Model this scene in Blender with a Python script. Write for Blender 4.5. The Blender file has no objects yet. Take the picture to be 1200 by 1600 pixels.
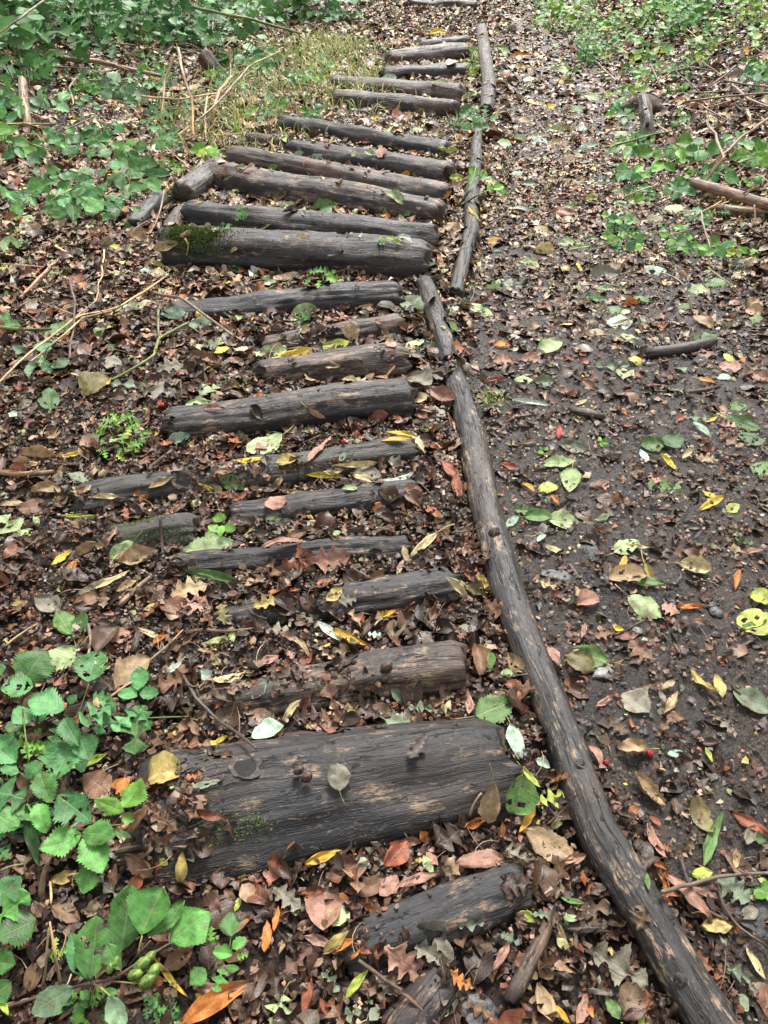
import bpy, math, random
import numpy as np
from mathutils import Matrix, Vector

# ------------------------------------------------------------------ camera, sky, light
SC = bpy.context.scene
COL = SC.collection
CAMZ, PITCH, F = 1.5, math.radians(41.0), 1200.0
cd = bpy.data.cameras.new("camera"); cam = bpy.data.objects.new("camera", cd); COL.objects.link(cam)
cam.location = (0, 0, CAMZ); cam.rotation_euler = (math.radians(90) - PITCH, 0, 0)
cd.sensor_fit = 'VERTICAL'; cd.sensor_height = 32; cd.lens = 24; cd.clip_start = 0.02; cd.clip_end = 500
SC.camera = cam
SUN_EL, SUN_AZ = 54, 12
w = bpy.data.worlds.new("World"); SC.world = w; w.use_nodes = True
nt = w.node_tree; bgn = nt.nodes["Background"]
sky = nt.nodes.new("ShaderNodeTexSky"); sky.sky_type = 'NISHITA'; sky.sun_disc = False
sky.sun_elevation = math.radians(SUN_EL); sky.sun_rotation = math.radians(SUN_AZ)
sky.air_density = 1.0; sky.dust_density = 4.0
hs = nt.nodes.new("ShaderNodeHueSaturation"); hs.inputs['Saturation'].default_value = 0.22
nt.links.new(sky.outputs[0], hs.inputs['Color']); nt.links.new(hs.outputs[0], bgn.inputs[0])
bgn.inputs[1].default_value = 0.09
sd = bpy.data.lights.new("sun", 'SUN'); sun = bpy.data.objects.new("sun", sd); COL.objects.link(sun)
sd.energy = 1.5; sd.angle = math.radians(14); sd.color = (1, 0.975, 0.94)
_e, _a = math.radians(SUN_EL), math.radians(SUN_AZ)
sun.rotation_euler = Vector((math.sin(_a)*math.cos(_e), math.cos(_a)*math.cos(_e), math.sin(_e))).to_track_quat('Z', 'Y').to_euler()
SC.view_settings.view_transform = 'Standard'; SC.view_settings.look = 'None'
SC.view_settings.gamma = 1; SC.view_settings.exposure = 1.80; SC.view_settings.use_curve_mapping = False

# ------------------------------------------------------------------ maths helpers
rng = np.random.default_rng(7); random.seed(7)
def _h(ix, iy, iz):
    n = (ix.astype(np.int64)*73856093) ^ (iy.astype(np.int64)*19349663) ^ (iz.astype(np.int64)*83492791)
    n = (n ^ (n >> 13)) * 1274126177 & 0x7fffffff
    n = (n ^ (n >> 15)) * 2246822519 & 0x7fffffff
    return (n & 0xffff) / 65535.0
def vnoise(x, y, z=0.0):
    x, y, z = np.broadcast_arrays(np.asarray(x, float), np.asarray(y, float), np.asarray(z, float))
    ix, iy, iz = np.floor(x), np.floor(y), np.floor(z)
    fx, fy, fz = x-ix, y-iy, z-iz
    fx, fy, fz = fx*fx*(3-2*fx), fy*fy*(3-2*fy), fz*fz*(3-2*fz)
    r = 0
    for dx in (0, 1):
        for dy in (0, 1):
            for dz in (0, 1):
                r = r + _h(ix+dx, iy+dy, iz+dz)*(fx if dx else 1-fx)*(fy if dy else 1-fy)*(fz if dz else 1-fz)
    return r*2-1
def fbm(x, y, z=0.0, o=3):
    s, a = 0, 1.0
    for i in range(o):
        s = s + a*vnoise(np.asarray(x)*2**i+i*17.3, np.asarray(y)*2**i+i*5.1, np.asarray(z)*2**i+3.7*i); a *= .5
    return s/1.6
def sm(x): x = np.clip(x, 0, 1); return x*x*(3-2*x)
FW = np.array([0, math.cos(PITCH), -math.sin(PITCH)]); UP = np.array([0, math.sin(PITCH), math.cos(PITCH)]); RT = np.array([1., 0, 0])
CAM = np.array([0, 0, CAMZ])
def ray(px, py): return FW + (px-600)/F*RT + (800-py)/F*UP
def depth_of(P): return float(np.dot(np.asarray(P)-CAM, FW))
def topx(P):
    v = np.asarray(P)-CAM; d = np.dot(v, FW); return 600+F*np.dot(v, RT)/d, 800-F*np.dot(v, UP)/d
# poles' line on the ground (for the path mask), y -> x
PLY = np.array([-2, .3, .62, .9, 1.3, 1.9, 2.4, 3.0, 4.0, 5.5, 8.0, 12, 40.])
PLX = np.array([1.0, .62, .43, .36, .27, .22, .19, .21, .40, .75, 1.05, 1.5, 5.])
def xpole(y): return np.interp(y, PLY, PLX)
def mudmask(x, y):
    d = x - xpole(y) - 0.03 + 0.06*vnoise(x*3, y*3, 2.)
    wd = 1.15 - 0.25*sm((y-3)/5) + 0.12*vnoise(x*1.5, y*1.5, 9.)
    return sm(d/0.14)*(1-sm((d-wd)/0.35))
def ground(x, y):
    x = np.asarray(x, float); y = np.asarray(y, float)
    xp = xpole(y)
    h = 0.02*fbm(x*1.1, y*1.1, 0, 3) + 0.006*fbm(x*9, y*9, 4., 2)
    h = h + 0.40*sm((x-xp-1.15)/1.8)*sm((y-1.2)/4)
    h = h + 0.45*sm((-x-0.9-0.10*y)/2.2)*sm((y-2.2)/4)
    h = h - 0.025*mudmask(x, y)
    return h
CAPS = []           # (P0,P1,r0,r1) of logs and poles, for things lying on them
_ca = {'n': -1}
def caps_h(x, y):
    x = np.asarray(x, float); y = np.asarray(y, float)
    z = np.full(np.shape(x), -9.)
    if x.size == 0 or not CAPS: return z
    if _ca['n'] != len(CAPS):
        _ca['n'] = len(CAPS); _ca['bb'] = np.array([(min(a[0], b[0])-max(ra, rb), max(a[0], b[0])+max(ra, rb), min(a[1], b[1])-max(ra, rb), max(a[1], b[1])+max(ra, rb)) for a, b, ra, rb in CAPS])
    bb = _ca['bb']; x0, x1, y0, y1 = x.min(), x.max(), y.min(), y.max()
    for ci in np.where((bb[:, 0] <= x1) & (bb[:, 1] >= x0) & (bb[:, 2] <= y1) & (bb[:, 3] >= y0))[0]:
        (a, b, ra, rb) = CAPS[ci]
        d = b[:2]-a[:2]; L2 = d@d
        tt = ((x-a[0])*d[0]+(y-a[1])*d[1])/L2; t = np.clip(tt, 0, 1)
        ex = x-(a[0]+t*d[0]); ey = y-(a[1]+t*d[1]); q = ex*ex+ey*ey
        r = ra+t*(rb-ra); c = a[2]+t*(b[2]-a[2])
        zz = np.where((q < r*r) & (np.abs(tt-.5) < .5+.1*min(ra, .03)/math.sqrt(L2)), c+np.sqrt(np.maximum(r*r-q, 0)), -9.)
        z = np.maximum(z, zz)
    return z
def surf(x, y): return np.maximum(ground(x, y), caps_h(x, y))
def hit(px, py, up=0.0, caps=True):
    r = ray(px, py); t = 1.0; h = 0.
    for _ in range(40):                      # ground first
        t2 = (CAMZ-h-up)/-r[2] if r[2] < 0 else 60
        P = CAM+t2*r; h = .5*h+.5*float(ground(P[0:1], P[1:2])[0])
        if abs(t2-t) < 1e-5: break
        t = t2
    if not caps: return CAM+t2*r
    ts = np.linspace(max(.3, t2-.36/-r[2]), t2+.02, 160); P = CAM+ts[:, None]*r
    ok = P[:, 2] <= surf(P[:, 0], P[:, 1])+up
    i = int(np.argmax(ok)) if ok.any() else len(ts)-1; i = max(i, 1)
    tt = np.linspace(ts[i-1], ts[i], 24); P = CAM+tt[:, None]*r; ok = P[:, 2] <= surf(P[:, 0], P[:, 1])+up
    return P[int(np.argmax(ok))] if ok.any() else P[-1]
def normal(x, y, e=.012):
    g = surf(np.array([x+e, x-e, x, x]), np.array([y, y, y+e, y-e]))
    n = np.array([-(g[0]-g[1])/(2*e), -(g[2]-g[3])/(2*e), 1.]); n[:2] = np.clip(n[:2], -1.2, 1.2)
    return n/np.linalg.norm(n)

# ------------------------------------------------------------------ materials
def newmat(name):
    m = bpy.data.materials.new(name); m.use_nodes = True
    return m, m.node_tree, m.node_tree.nodes["Principled BSDF"]
def N(t, k, **kw):
    n = t.nodes.new(k)
    for a, v in kw.items(): setattr(n, a, v)
    return n
def mth(t, op, a, b=None, c=None, clamp=False):
    n = N(t, "ShaderNodeMath", operation=op, use_clamp=clamp)
    for i, v in enumerate((a, b, c)):
        if v is None: continue
        if isinstance(v, (int, float)): n.inputs[i].default_value = v
        else: t.links.new(v, n.inputs[i])
    return n.outputs[0]
def noi(t, vec, scale, det=4, rough=.6, w_=None):
    n = N(t, "ShaderNodeTexNoise"); n.inputs['Scale'].default_value = scale; n.inputs['Detail'].default_value = det
    n.inputs['Roughness'].default_value = rough
    if vec is not None: t.links.new(vec, n.inputs['Vector'])
    return n.outputs['Fac']
def ramp(t, fac, stops):
    n = N(t, "ShaderNodeValToRGB"); cr = n.color_ramp
    while len(cr.elements) < len(stops): cr.elements.new(.5)
    for e, (p, c) in zip(cr.elements, stops):
        e.position = p; e.color = (*c, 1) if len(c) == 3 else c
    t.links.new(fac, n.inputs[0]); return n.outputs[0]
def mixc(t, f, a, b, mode='MIX'):
    n = N(t, "ShaderNodeMix", data_type='RGBA', blend_type=mode)
    for s, v in ((0, f), (6, a), (7, b)):
        if isinstance(v, (int, float)): n.inputs[s].default_value = v
        elif isinstance(v, tuple): n.inputs[s].default_value = (*v, 1)
        else: t.links.new(v, n.inputs[s])
    return n.outputs[2]
def sstep(t, x, a, b):
    n = N(t, "ShaderNodeMapRange", interpolation_type='SMOOTHSTEP')
    t.links.new(x, n.inputs[0]); n.inputs[1].default_value = a; n.inputs[2].default_value = b
    return n.outputs[0]
def bump(t, h, s, d, prev=None):
    n = N(t, "ShaderNodeBump"); n.inputs['Strength'].default_value = s; n.inputs['Distance'].default_value = d
    t.links.new(h, n.inputs['Height'])
    if prev is not None: t.links.new(prev, n.inputs['Normal'])
    return n.outputs[0]
def leaf_mat(name, rough, transl, spotty):
    m, t, b = newmat(name)
    at = N(t, "ShaderNodeAttribute", attribute_name="tint"); uv = N(t, "ShaderNodeUVMap")
    sx = N(t, "ShaderNodeSeparateXYZ"); t.links.new(uv.outputs[0], sx.inputs[0])
    s = mth(t, 'ABSOLUTE', mth(t, 'MULTIPLY_ADD', sx.outputs[0], 2, -1))
    mid = sstep(t, s, .09, .02)
    fr = mth(t, 'PINGPONG', mth(t, 'MULTIPLY_ADD', s, -1.7, mth(t, 'MULTIPLY', sx.outputs[1], 9)), .5)
    side = mth(t, 'MULTIPLY', sstep(t, fr, .10, .02), .7)
    vein = mth(t, 'MULTIPLY', mth(t, 'MAXIMUM', mid, side), at.outputs['Alpha'])
    tc = N(t, "ShaderNodeTexCoord"); g = N(t, "ShaderNodeNewGeometry")
    n1 = noi(t, g.outputs['Position'], 55, 4); n2 = noi(t, g.outputs['Position'], 260, 3)
    c = mixc(t, 1, at.outputs['Color'], ramp(t, n1, [(.28, (.48, .45, .42)), (.72, (1.35, 1.3, 1.2))]), 'MULTIPLY')
    c = mixc(t, mth(t, 'MULTIPLY', vein, .45), c, mixc(t, 1, c, (.9, .9, .55), 'SCREEN') if False else mixc(t, .4, c, (.55, .52, .32)))
    sp = mth(t, 'MULTIPLY', sstep(t, n2, .66 - .06*spotty, .74), .7)
    c = mixc(t, sp, c, (.05, .032, .02))
    b.inputs['Specular IOR Level'].default_value = .30
    t.links.new(c, b.inputs['Base Color'])
    rr = N(t, "ShaderNodeMapRange"); t.links.new(n1, rr.inputs[0]); rr.inputs[1].default_value = .3; rr.inputs[2].default_value = .7
    rr.inputs[3].default_value = rough-.12; rr.inputs[4].default_value = rough+.18
    t.links.new(rr.outputs[0], b.inputs['Roughness'])
    hh = mth(t, 'ADD', mth(t, 'MULTIPLY', vein, -1), mth(t, 'MULTIPLY', n2, .8))
    t.links.new(bump(t, hh, .55, .0018), b.inputs['Normal'])
    if transl:
        tr = N(t, "ShaderNodeBsdfTranslucent"); t.links.new(c, tr.inputs[0])
        mx = N(t, "ShaderNodeMixShader"); mx.inputs[0].default_value = transl
        o = t.nodes["Material Output"]; t.links.new(b.outputs[0], mx.inputs[1]); t.links.new(tr.outputs[0], mx.inputs[2])
        t.links.new(mx.outputs[0], o.inputs[0])
    return m
M_LIT = leaf_mat("litter_leaf", .37, 0, 1); M_LEAF = leaf_mat("fallen_leaf", .46, .12, 1.6); M_PLANT = leaf_mat("living_leaf", .42, .25, -.6)
def wood_mat(name, wear, moss, base=(.0078, .0074, .0076), tan=(.30, .20, .12), grow=1.0):
    m, t, b = newmat(name)
    uv = N(t, "ShaderNodeUVMap"); oi = N(t, "ShaderNodeObjectInfo")
    wn = N(t, "ShaderNodeTexNoise"); wn.inputs['Scale'].default_value = 9; wn.inputs['Detail'].default_value = 3; t.links.new(uv.outputs[0], wn.inputs[0])
    w1 = N(t, "ShaderNodeVectorMath", operation='SUBTRACT'); t.links.new(wn.outputs['Color'], w1.inputs[0]); w1.inputs[1].default_value = (.5, .5, .5)
    w2 = N(t, "ShaderNodeVectorMath", operation='MULTIPLY_ADD'); t.links.new(w1.outputs[0], w2.inputs[0]); w2.inputs[1].default_value = (.020, .03, 0); t.links.new(uv.outputs[0], w2.inputs[2]); wuv = w2.outputs[0]
    def sc(a, bb):
        mp = N(t, "ShaderNodeMapping"); mp.inputs['Scale'].default_value = (a, bb, 1)
        t.links.new(wuv, mp.inputs[0])
        cb = N(t, "ShaderNodeCombineXYZ"); t.links.new(mth(t, 'MULTIPLY', oi.outputs['Random'], 50), cb.inputs[2])
        ad = N(t, "ShaderNodeVectorMath", operation='ADD'); t.links.new(mp.outputs[0], ad.inputs[0]); t.links.new(cb.outputs[0], ad.inputs[1])
        return ad.outputs[0]
    grain = noi(t, sc(60, 3.2), 1, 8, .72); big = noi(t, sc(7, 2.6), 1, 4); crack = noi(t, sc(34, 1.6), 1, 5, .6)
    strk = noi(t, sc(34, 11), 1, 8, .8); fine = noi(t, sc(420, 90), 1, 3)
    base2 = tuple(v*2.3 for v in base)
    c = mixc(t, sstep(t, grain, .36, .66), base, base2)
    c = mixc(t, mth(t, 'MULTIPLY', sstep(t, big, .45, .62), .75), c, tuple(v*q for v, q in zip(base, (4.6, 3.3, 2.4))))          # brown rubbed areas
    wm = mth(t, 'MULTIPLY', sstep(t, strk, .60-.12*wear, .70-.12*wear), sstep(t, noi(t, sc(13, 7), 1, 5, .7), .54-.12*wear, .64-.10*wear))
    c = mixc(t, mth(t, 'MULTIPLY', wm, .75), c, tan)
    cr = sstep(t, mth(t, 'PINGPONG', crack, .5), .488, .5)
    cr = mth(t, 'MULTIPLY', sstep(t, mth(t, 'ABSOLUTE', mth(t, 'SUBTRACT', crack, .5)), .014, .003), sstep(t, noi(t, sc(9, 3), 1, 3), .42, .55))
    fl = sstep(t, noi(t, sc(95, 30), 1, 4, .7), .63-.05*wear, .70-.04*wear); ptc = sstep(t, noi(t, sc(10, 4), 1, 4, .6), .44, .60)
    c = mixc(t, mth(t, 'MULTIPLY', mth(t, 'MULTIPLY', fl, ptc), .8), c, tuple(v*.8 for v in tan))
    pit = sstep(t, noi(t, sc(50, 20), 1, 5, .7), .40, .32); c = mixc(t, mth(t, 'MULTIPLY', pit, .8), c, (.005, .0045, .004))
    c = mixc(t, cr, c, (.004, .0035, .003))
    if moss:
        g = N(t, "ShaderNodeNewGeometry"); mn = noi(t, g.outputs['Position'], 9, 5, .7)
        c = mixc(t, sstep(t, mn, .62-.2*moss, .75-.15*moss), c, (.045, .055, .014))
    t.links.new(c, b.inputs['Base Color'])
    b.inputs['Specular IOR Level'].default_value = .5
    rg = N(t, "ShaderNodeMapRange"); t.links.new(strk, rg.inputs[0]); rg.inputs[1].default_value = .3; rg.inputs[2].default_value = .7
    rg.inputs[3].default_value = .34; rg.inputs[4].default_value = .60
    t.links.new(rg.outputs[0], b.inputs['Roughness'])
    h = mth(t, 'ADD', mth(t, 'MULTIPLY', grain, 1.3), mth(t, 'MULTIPLY_ADD', cr, -1.2, mth(t, 'MULTIPLY', pit, -.7)))
    n = bump(t, h, .8, .006); n = bump(t, mth(t, 'ADD', fine, strk), .5, .0016, n)
    t.links.new(n, b.inputs['Normal'])
    return m
WM = {'dark': wood_mat("wet_dark_wood", .66, 0), 'worn': wood_mat("rubbed_wood", .95, 0, (.015, .012, .010)),
      'brown': wood_mat("brown_wood", .75, 0, (.024, .017, .0125)), 'moss': wood_mat("mossy_wood", .3, .35, (.014, .013, .009)),
      'pole': wood_mat("pole_wood", .76, .0, (.0095, .0088, .0082), (.40, .28, .17)),
      'pale': wood_mat("pale_twig", .9, 0, (.11, .08, .055), (.42, .32, .21)), 'twig': wood_mat("twig_bark", .4, 0, (.05, .034, .025)),
      'branch': wood_mat("branch_bark", .95, 0, (.09, .058, .036), (.42, .30, .19)),
      'straw': wood_mat("dry_stem", .9, 0, (.22, .16, .08), (.5, .42, .25)), 'stem': wood_mat("green_stem", .2, 0, (.06, .085, .02), (.25, .3, .1)),
      'stalk': wood_mat("leaf_stalk", .3, 0, (.13, .12, .045), (.4, .38, .2))}
def end_mat():
    m, t, b = newmat("cut_wood"); tc = N(t, "ShaderNodeTexCoord")
    wv = N(t, "ShaderNodeTexWave", wave_type='RINGS', rings_direction='Z'); wv.inputs['Scale'].default_value = 40
    wv.inputs['Distortion'].default_value = 3; t.links.new(tc.outputs['Object'], wv.inputs[0])
    n = noi(t, tc.outputs['Object'], 60, 5)
    t.links.new(mixc(t, n, (.02, .016, .013), mixc(t, wv.outputs[1], (.06, .042, .03), (.11, .075, .05))), b.inputs['Base Color'])
    b.inputs['Roughness'].default_value = .6; t.links.new(bump(t, n, .8, .004), b.inputs['Normal']); return m
M_END = end_mat()
def plain(name, c1, c2, sc, rough, bs=.5, bd=.002):
    m, t, b = newmat(name); g = N(t, "ShaderNodeNewGeometry"); n = noi(t, g.outputs['Position'], sc, 5)
    t.links.new(mixc(t, sstep(t, n, .35, .65), c1, c2), b.inputs['Base Color']); b.inputs['Roughness'].default_value = rough
    t.links.new(bump(t, n, bs, bd), b.inputs['Normal']); return m
M_MOSS = plain("moss", (.04, .07, .008), (.14, .20, .025), 150, .8)
M_STONE = plain("wet_stone", (.018, .018, .018), (.05, .05, .05), 60, .5, .7, .004)
M_PALE_STONE = plain("pale_stone", (.10, .10, .10), (.20, .20, .19), 90, .45, .7, .003)
M_BERRY = plain("red_berry", (.22, .008, .010), (.38, .02, .02), 60, .4, .3)
M_CONE = plain("alder_cone", (.025, .014, .01), (.08, .045, .03), 200, .6)
M_HOP = plain("green_cone", (.05, .10, .012), (.15, .22, .035), 120, .5)
M_GRASS = plain("grass_blade", (.11, .13, .035), (.30, .27, .11), 12, .5)
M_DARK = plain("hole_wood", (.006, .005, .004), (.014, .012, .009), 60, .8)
def ground_mat(name, mud):
    m, t, b = newmat(name); g = N(t, "ShaderNodeNewGeometry"); P = g.outputs['Position']
    a, f, l = noi(t, P, 26, 8, .75), noi(t, P, 190, 5, .7), noi(t, P, 2.2, 4)
    vo = N(t, "ShaderNodeTexVoronoi"); vo.inputs['Scale'].default_value = 75; t.links.new(P, vo.inputs['Vector'])
    if mud:
        c = mixc(t, sstep(t, a, .35, .65), (.010, .009, .0082), (.044, .038, .033))
        c = mixc(t, mth(t, 'MULTIPLY', sstep(t, f, .50, .62), .75), c, (.13, .09, .062)); c = mixc(t, mth(t, 'MULTIPLY', sstep(t, noi(t, P, 90, 3), .60, .66), .7), c, (.17, .115, .075))
        c = mixc(t, mth(t, 'MULTIPLY', sstep(t, l, .5, .62), .6), c, (.022, .022, .022))
    else:
        c = mixc(t, sstep(t, a, .35, .65), (.010, .0075, .006), (.045, .030, .022))
        c = mixc(t, mth(t, 'MULTIPLY', sstep(t, f, .55, .68), .8), c, (.10, .058, .036))
    b.inputs['Specular IOR Level'].default_value = .35
    t.links.new(c, b.inputs['Base Color'])
    rg = N(t, "ShaderNodeMapRange"); t.links.new(l if mud else a, rg.inputs[0]); rg.inputs[1].default_value = .4; rg.inputs[2].default_value = .6
    rg.inputs[3].default_value = .55; rg.inputs[4].default_value = .24 if mud else .7
    t.links.new(rg.outputs[0], b.inputs['Roughness'])
    n = bump(t, a, 1, .016); n = bump(t, mth(t, 'ADD', f, mth(t, 'MULTIPLY', vo.outputs[0], .6)), .8, .004, n)
    t.links.new(n, b.inputs['Normal']); return m

# ------------------------------------------------------------------ mesh helpers
def mkmesh(name, V, Q, mat, uv=None, tint=None, smooth=True, T=None):
    """V (n,3); Q (k,4) quads; T (j,3) tris; uv per vertex; tint per vertex rgba"""
    V = np.ascontiguousarray(V, dtype=np.float32); me = bpy.data.meshes.new(name)
    Q = np.zeros((0, 4), np.int32) if Q is None or len(Q) == 0 else np.asarray(Q, np.int32)
    T = np.zeros((0, 3), np.int32) if T is None or len(T) == 0 else np.asarray(T, np.int32)
    li = np.concatenate([Q.ravel(), T.ravel()]).astype(np.int32)
    me.vertices.add(len(V)); me.vertices.foreach_set("co", V.ravel())
    me.loops.add(len(li)); me.loops.foreach_set("vertex_index", li)
    npoly = len(Q)+len(T); me.polygons.add(npoly)
    st = np.concatenate([np.arange(len(Q))*4, len(Q)*4+np.arange(len(T))*3]).astype(np.int32)
    me.polygons.foreach_set("loop_start", st)
    me.polygons.foreach_set("use_smooth", np.full(npoly, smooth))
    if uv is not None:
        l = me.uv_layers.new(name="UVMap"); l.data.foreach_set("uv", np.asarray(uv, np.float32)[li].ravel())
    if tint is not None:
        a = me.attributes.new("tint", 'FLOAT_COLOR', 'POINT')
        tt = np.broadcast_to(np.asarray(tint, np.float32), (len(V), 4)); a.data.foreach_set("color", np.ascontiguousarray(tt).ravel())
    me.update(calc_edges=True); me.validate()
    if mat: me.materials.append(mat)
    return me
def link(name, me, parent=None, loc=None, label=None, cat=None, group=None, kind=None):
    o = bpy.data.objects.new(name, me); COL.objects.link(o)
    if loc is not None: o.location = loc
    if parent is not None:
        o.parent = parent
    if label: o["label"] = label
    if cat: o["category"] = cat
    if group: o["group"] = group
    if kind: o["kind"] = kind
    return o
def tube(P, R, m=10, step=None, n=None, rough=.0, ridge=.0, seed=0., jag=0., lump=0., endround=.25):
    """returns V,Q,uv for a tube along world polyline P with radii R"""
    P = np.asarray(P, float); R = np.asarray(R, float)
    seg = np.r_[0, np.cumsum(np.linalg.norm(np.diff(P, axis=0), axis=1))]; L = seg[-1]
    if n is None: n = max(4, int(L/(step or R.mean()*1.2)))
    s = np.linspace(0, L, n)
    def cat(A):     # smooth interpolation
        return np.stack([np.interp(s, seg, A[:, k]) for k in range(A.shape[1])], 1)
    C = cat(P); r = np.interp(s, seg, R)
    if len(P) > 2:
        k = max(1, n//(len(P)*3))
        for _ in range(2*k):
            C[1:-1] = (C[:-2]+2*C[1:-1]+C[2:])/4
    T = np.gradient(C, axis=0); T /= np.linalg.norm(T, axis=1)[:, None]
    up = np.array([0, 0, 1.]) if abs(T[0, 2]) < .8 else np.array([0, 1., 0])
    A = np.cross(T, up); A /= np.linalg.norm(A, axis=1)[:, None]; B = np.cross(A, T)
    th = np.linspace(0, 2*np.pi, m, endpoint=False)
    ct, st = np.cos(th), np.sin(th)
    rr = np.repeat(r[:, None], m, 1)
    if rough or ridge or lump:
        S = np.repeat(s[:, None], m, 1); CT = np.repeat(ct[None], n, 0); ST = np.repeat(st[None], n, 0); rm = R.mean()
        rr = rr*(1+lump*fbm(CT*1.1+seed, ST*1.1, S/rm*.45, 2)+ridge*fbm(CT*4.5+seed, ST*4.5, S/rm*.28, 3)+rough*fbm(CT*7, ST*7+seed, S/rm*2.2, 2))
    e = np.minimum(s, L-s)/np.maximum(r, 1e-5)           # rounded ends
    rr = rr*np.where(e < endround, .80+.20*np.sqrt(np.clip(e/endround, 0, 1)), 1)[:, None]
    V = C[:, None]+A[:, None]*(rr*ct)[..., None]+B[:, None]*(rr*st)[..., None]
    if jag:
        for e_, sg in ((0, -1), (n-1, 1)):
            V[e_] += T[e_]*sg*(jag*r[e_]*vnoise(ct*3+seed, st*3, e_*1.)[:, None])
    V = V.reshape(-1, 3)
    U = np.stack([np.repeat((th*r.mean())[None], n, 0).ravel(), np.repeat(s[:, None], m, 1).ravel()], 1)
    i = np.arange(n-1)[:, None]*m; j = np.arange(m)[None]; jn = (j+1) % m
    Q = np.stack([i+j, i+jn, i+m+jn, i+m+j], -1).reshape(-1, 4)
    # caps
    caps = []
    V = np.vstack([V, C[0]-T[0]*r[0]*.02, C[-1]+T[-1]*r[-1]*.02]); U = np.vstack([U, [0, 0], [0, L]])
    k = n*m
    Tt = [(k, (a+1) % m, a) for a in range(m)]+[(k+1, (n-1)*m+a, (n-1)*m+(a+1) % m) for a in range(m)]
    return V, Q, U, np.array(Tt)
def tube_obj(name, P, R, mat, parent=None, **kw):
    meta = {k: kw.pop(k) for k in ('label', 'cat', 'group', 'kind') if k in kw}
    V, Q, U, T = tube(P, R, **kw); o0 = np.asarray(P[0], float)
    po = np.array(parent.location) if parent is not None else None
    org = o0 if parent is None else np.zeros(3)
    off = V-(o0 if parent is None else po)
    return link(name, mkmesh(name, off, Q, mat, U, None, True, T), parent, org if parent is None else None, **meta)
def prof(shape, t):
    p = np.pi
    if shape == 'w': f = np.sin(p*t**.85)**.9
    elif shape == 'g': f = np.clip(np.sin(p*np.clip(t*.96+.04, 0, 1))**.5, 0, 1)
    elif shape == 'o': f = np.sin(p*t**.78)**.75
    elif shape == 'e': f = np.sin(p*t**.92)**.7
    elif shape == 'r': f = np.sqrt(np.clip(1-(2*t-1)**2, 0, 1))
    elif shape == 'l': f = np.sin(p*t**.9)**.55*(.68+.32*np.cos(2*p*(t*3.5+.05)))
    elif shape == 'm': f = np.sin(p*t**.8)**.45*(.56+.44*np.cos(2*p*(t*2.4-.12)))
    elif shape == 'f': f = np.sin(p*t**.75)**.5*(.60+.40*np.cos(2*p*(t*3.1-.3)))
    return np.clip(f, .012, None)
def leafdata(shape, L, ratio, nr=14, nc=7, fold=0., curl=0., roll=0., wav=0., teeth=0., seed=0, side=0.):
    t = np.linspace(0, 1, nr); s = np.linspace(-1, 1, nc); f = prof(shape, t)
    if teeth:
        f = f*(1+teeth*np.where(np.arange(nr) % 2 == 0, 1, -1)*(t > .08)*(t < .97))
    hw = f*L*ratio*.5
    hw = hw*(1+.10*vnoise(t*4, seed*1.3, 0))
    S, Tt = np.meshgrid(s, t); HW = np.repeat(hw[:, None], nc, 1)*(1+.16*vnoise(Tt*7, np.sign(S)*3+seed*.37, 1.)*np.abs(S))*(1+.12*np.sign(S)*math.sin(seed*1.9))
    if abs(roll) > .05: X = np.sin(roll*S)/roll*HW; Z = (1-np.cos(roll*S))/roll*HW
    else: X = S*HW; Z = np.zeros_like(X)
    X = X*(1+side*np.sign(S))
    Z = Z+fold*np.abs(X)
    Yl = Tt*L+np.abs(S)*HW*.22*(1-Tt)
    Z = Z+wav*L*(fbm(S*1.7+seed*3.1, Tt*3.3, seed*.7, 2))*(.35+.65*np.abs(S))
    Z = Z+wav*L*.10*np.sin(Tt*9*2*np.pi-np.abs(S)*9)*np.abs(S)*.5
    bend = side*0.0
    ph = curl*(Yl/L-.25); 
    if abs(curl) > .02:
        Yn = L*(np.sin(ph)-math.sin(-curl*.25))/curl; Zn = L*(math.cos(-curl*.25)*1-np.cos(ph))/curl
        Y2 = Yn-np.sin(ph)*Z; Z2 = Zn+np.cos(ph)*Z
    else: Y2, Z2 = Yl, Z
    bendx = .10*L*math.sin(seed*7.7)*Tt*(1-Tt)*1.2
    V = np.stack([X+bendx, Y2, Z2], -1).reshape(-1, 3); U = np.stack([(S+1)/2, Tt], -1).reshape(-1, 2)
    i = np.arange(nr-1)[:, None]*nc; j = np.arange(nc-1)[None]
    Q = np.stack([i+j, i+j+1, i+nc+j+1, i+nc+j], -1).reshape(-1, 4)
    return V, Q, U
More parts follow.
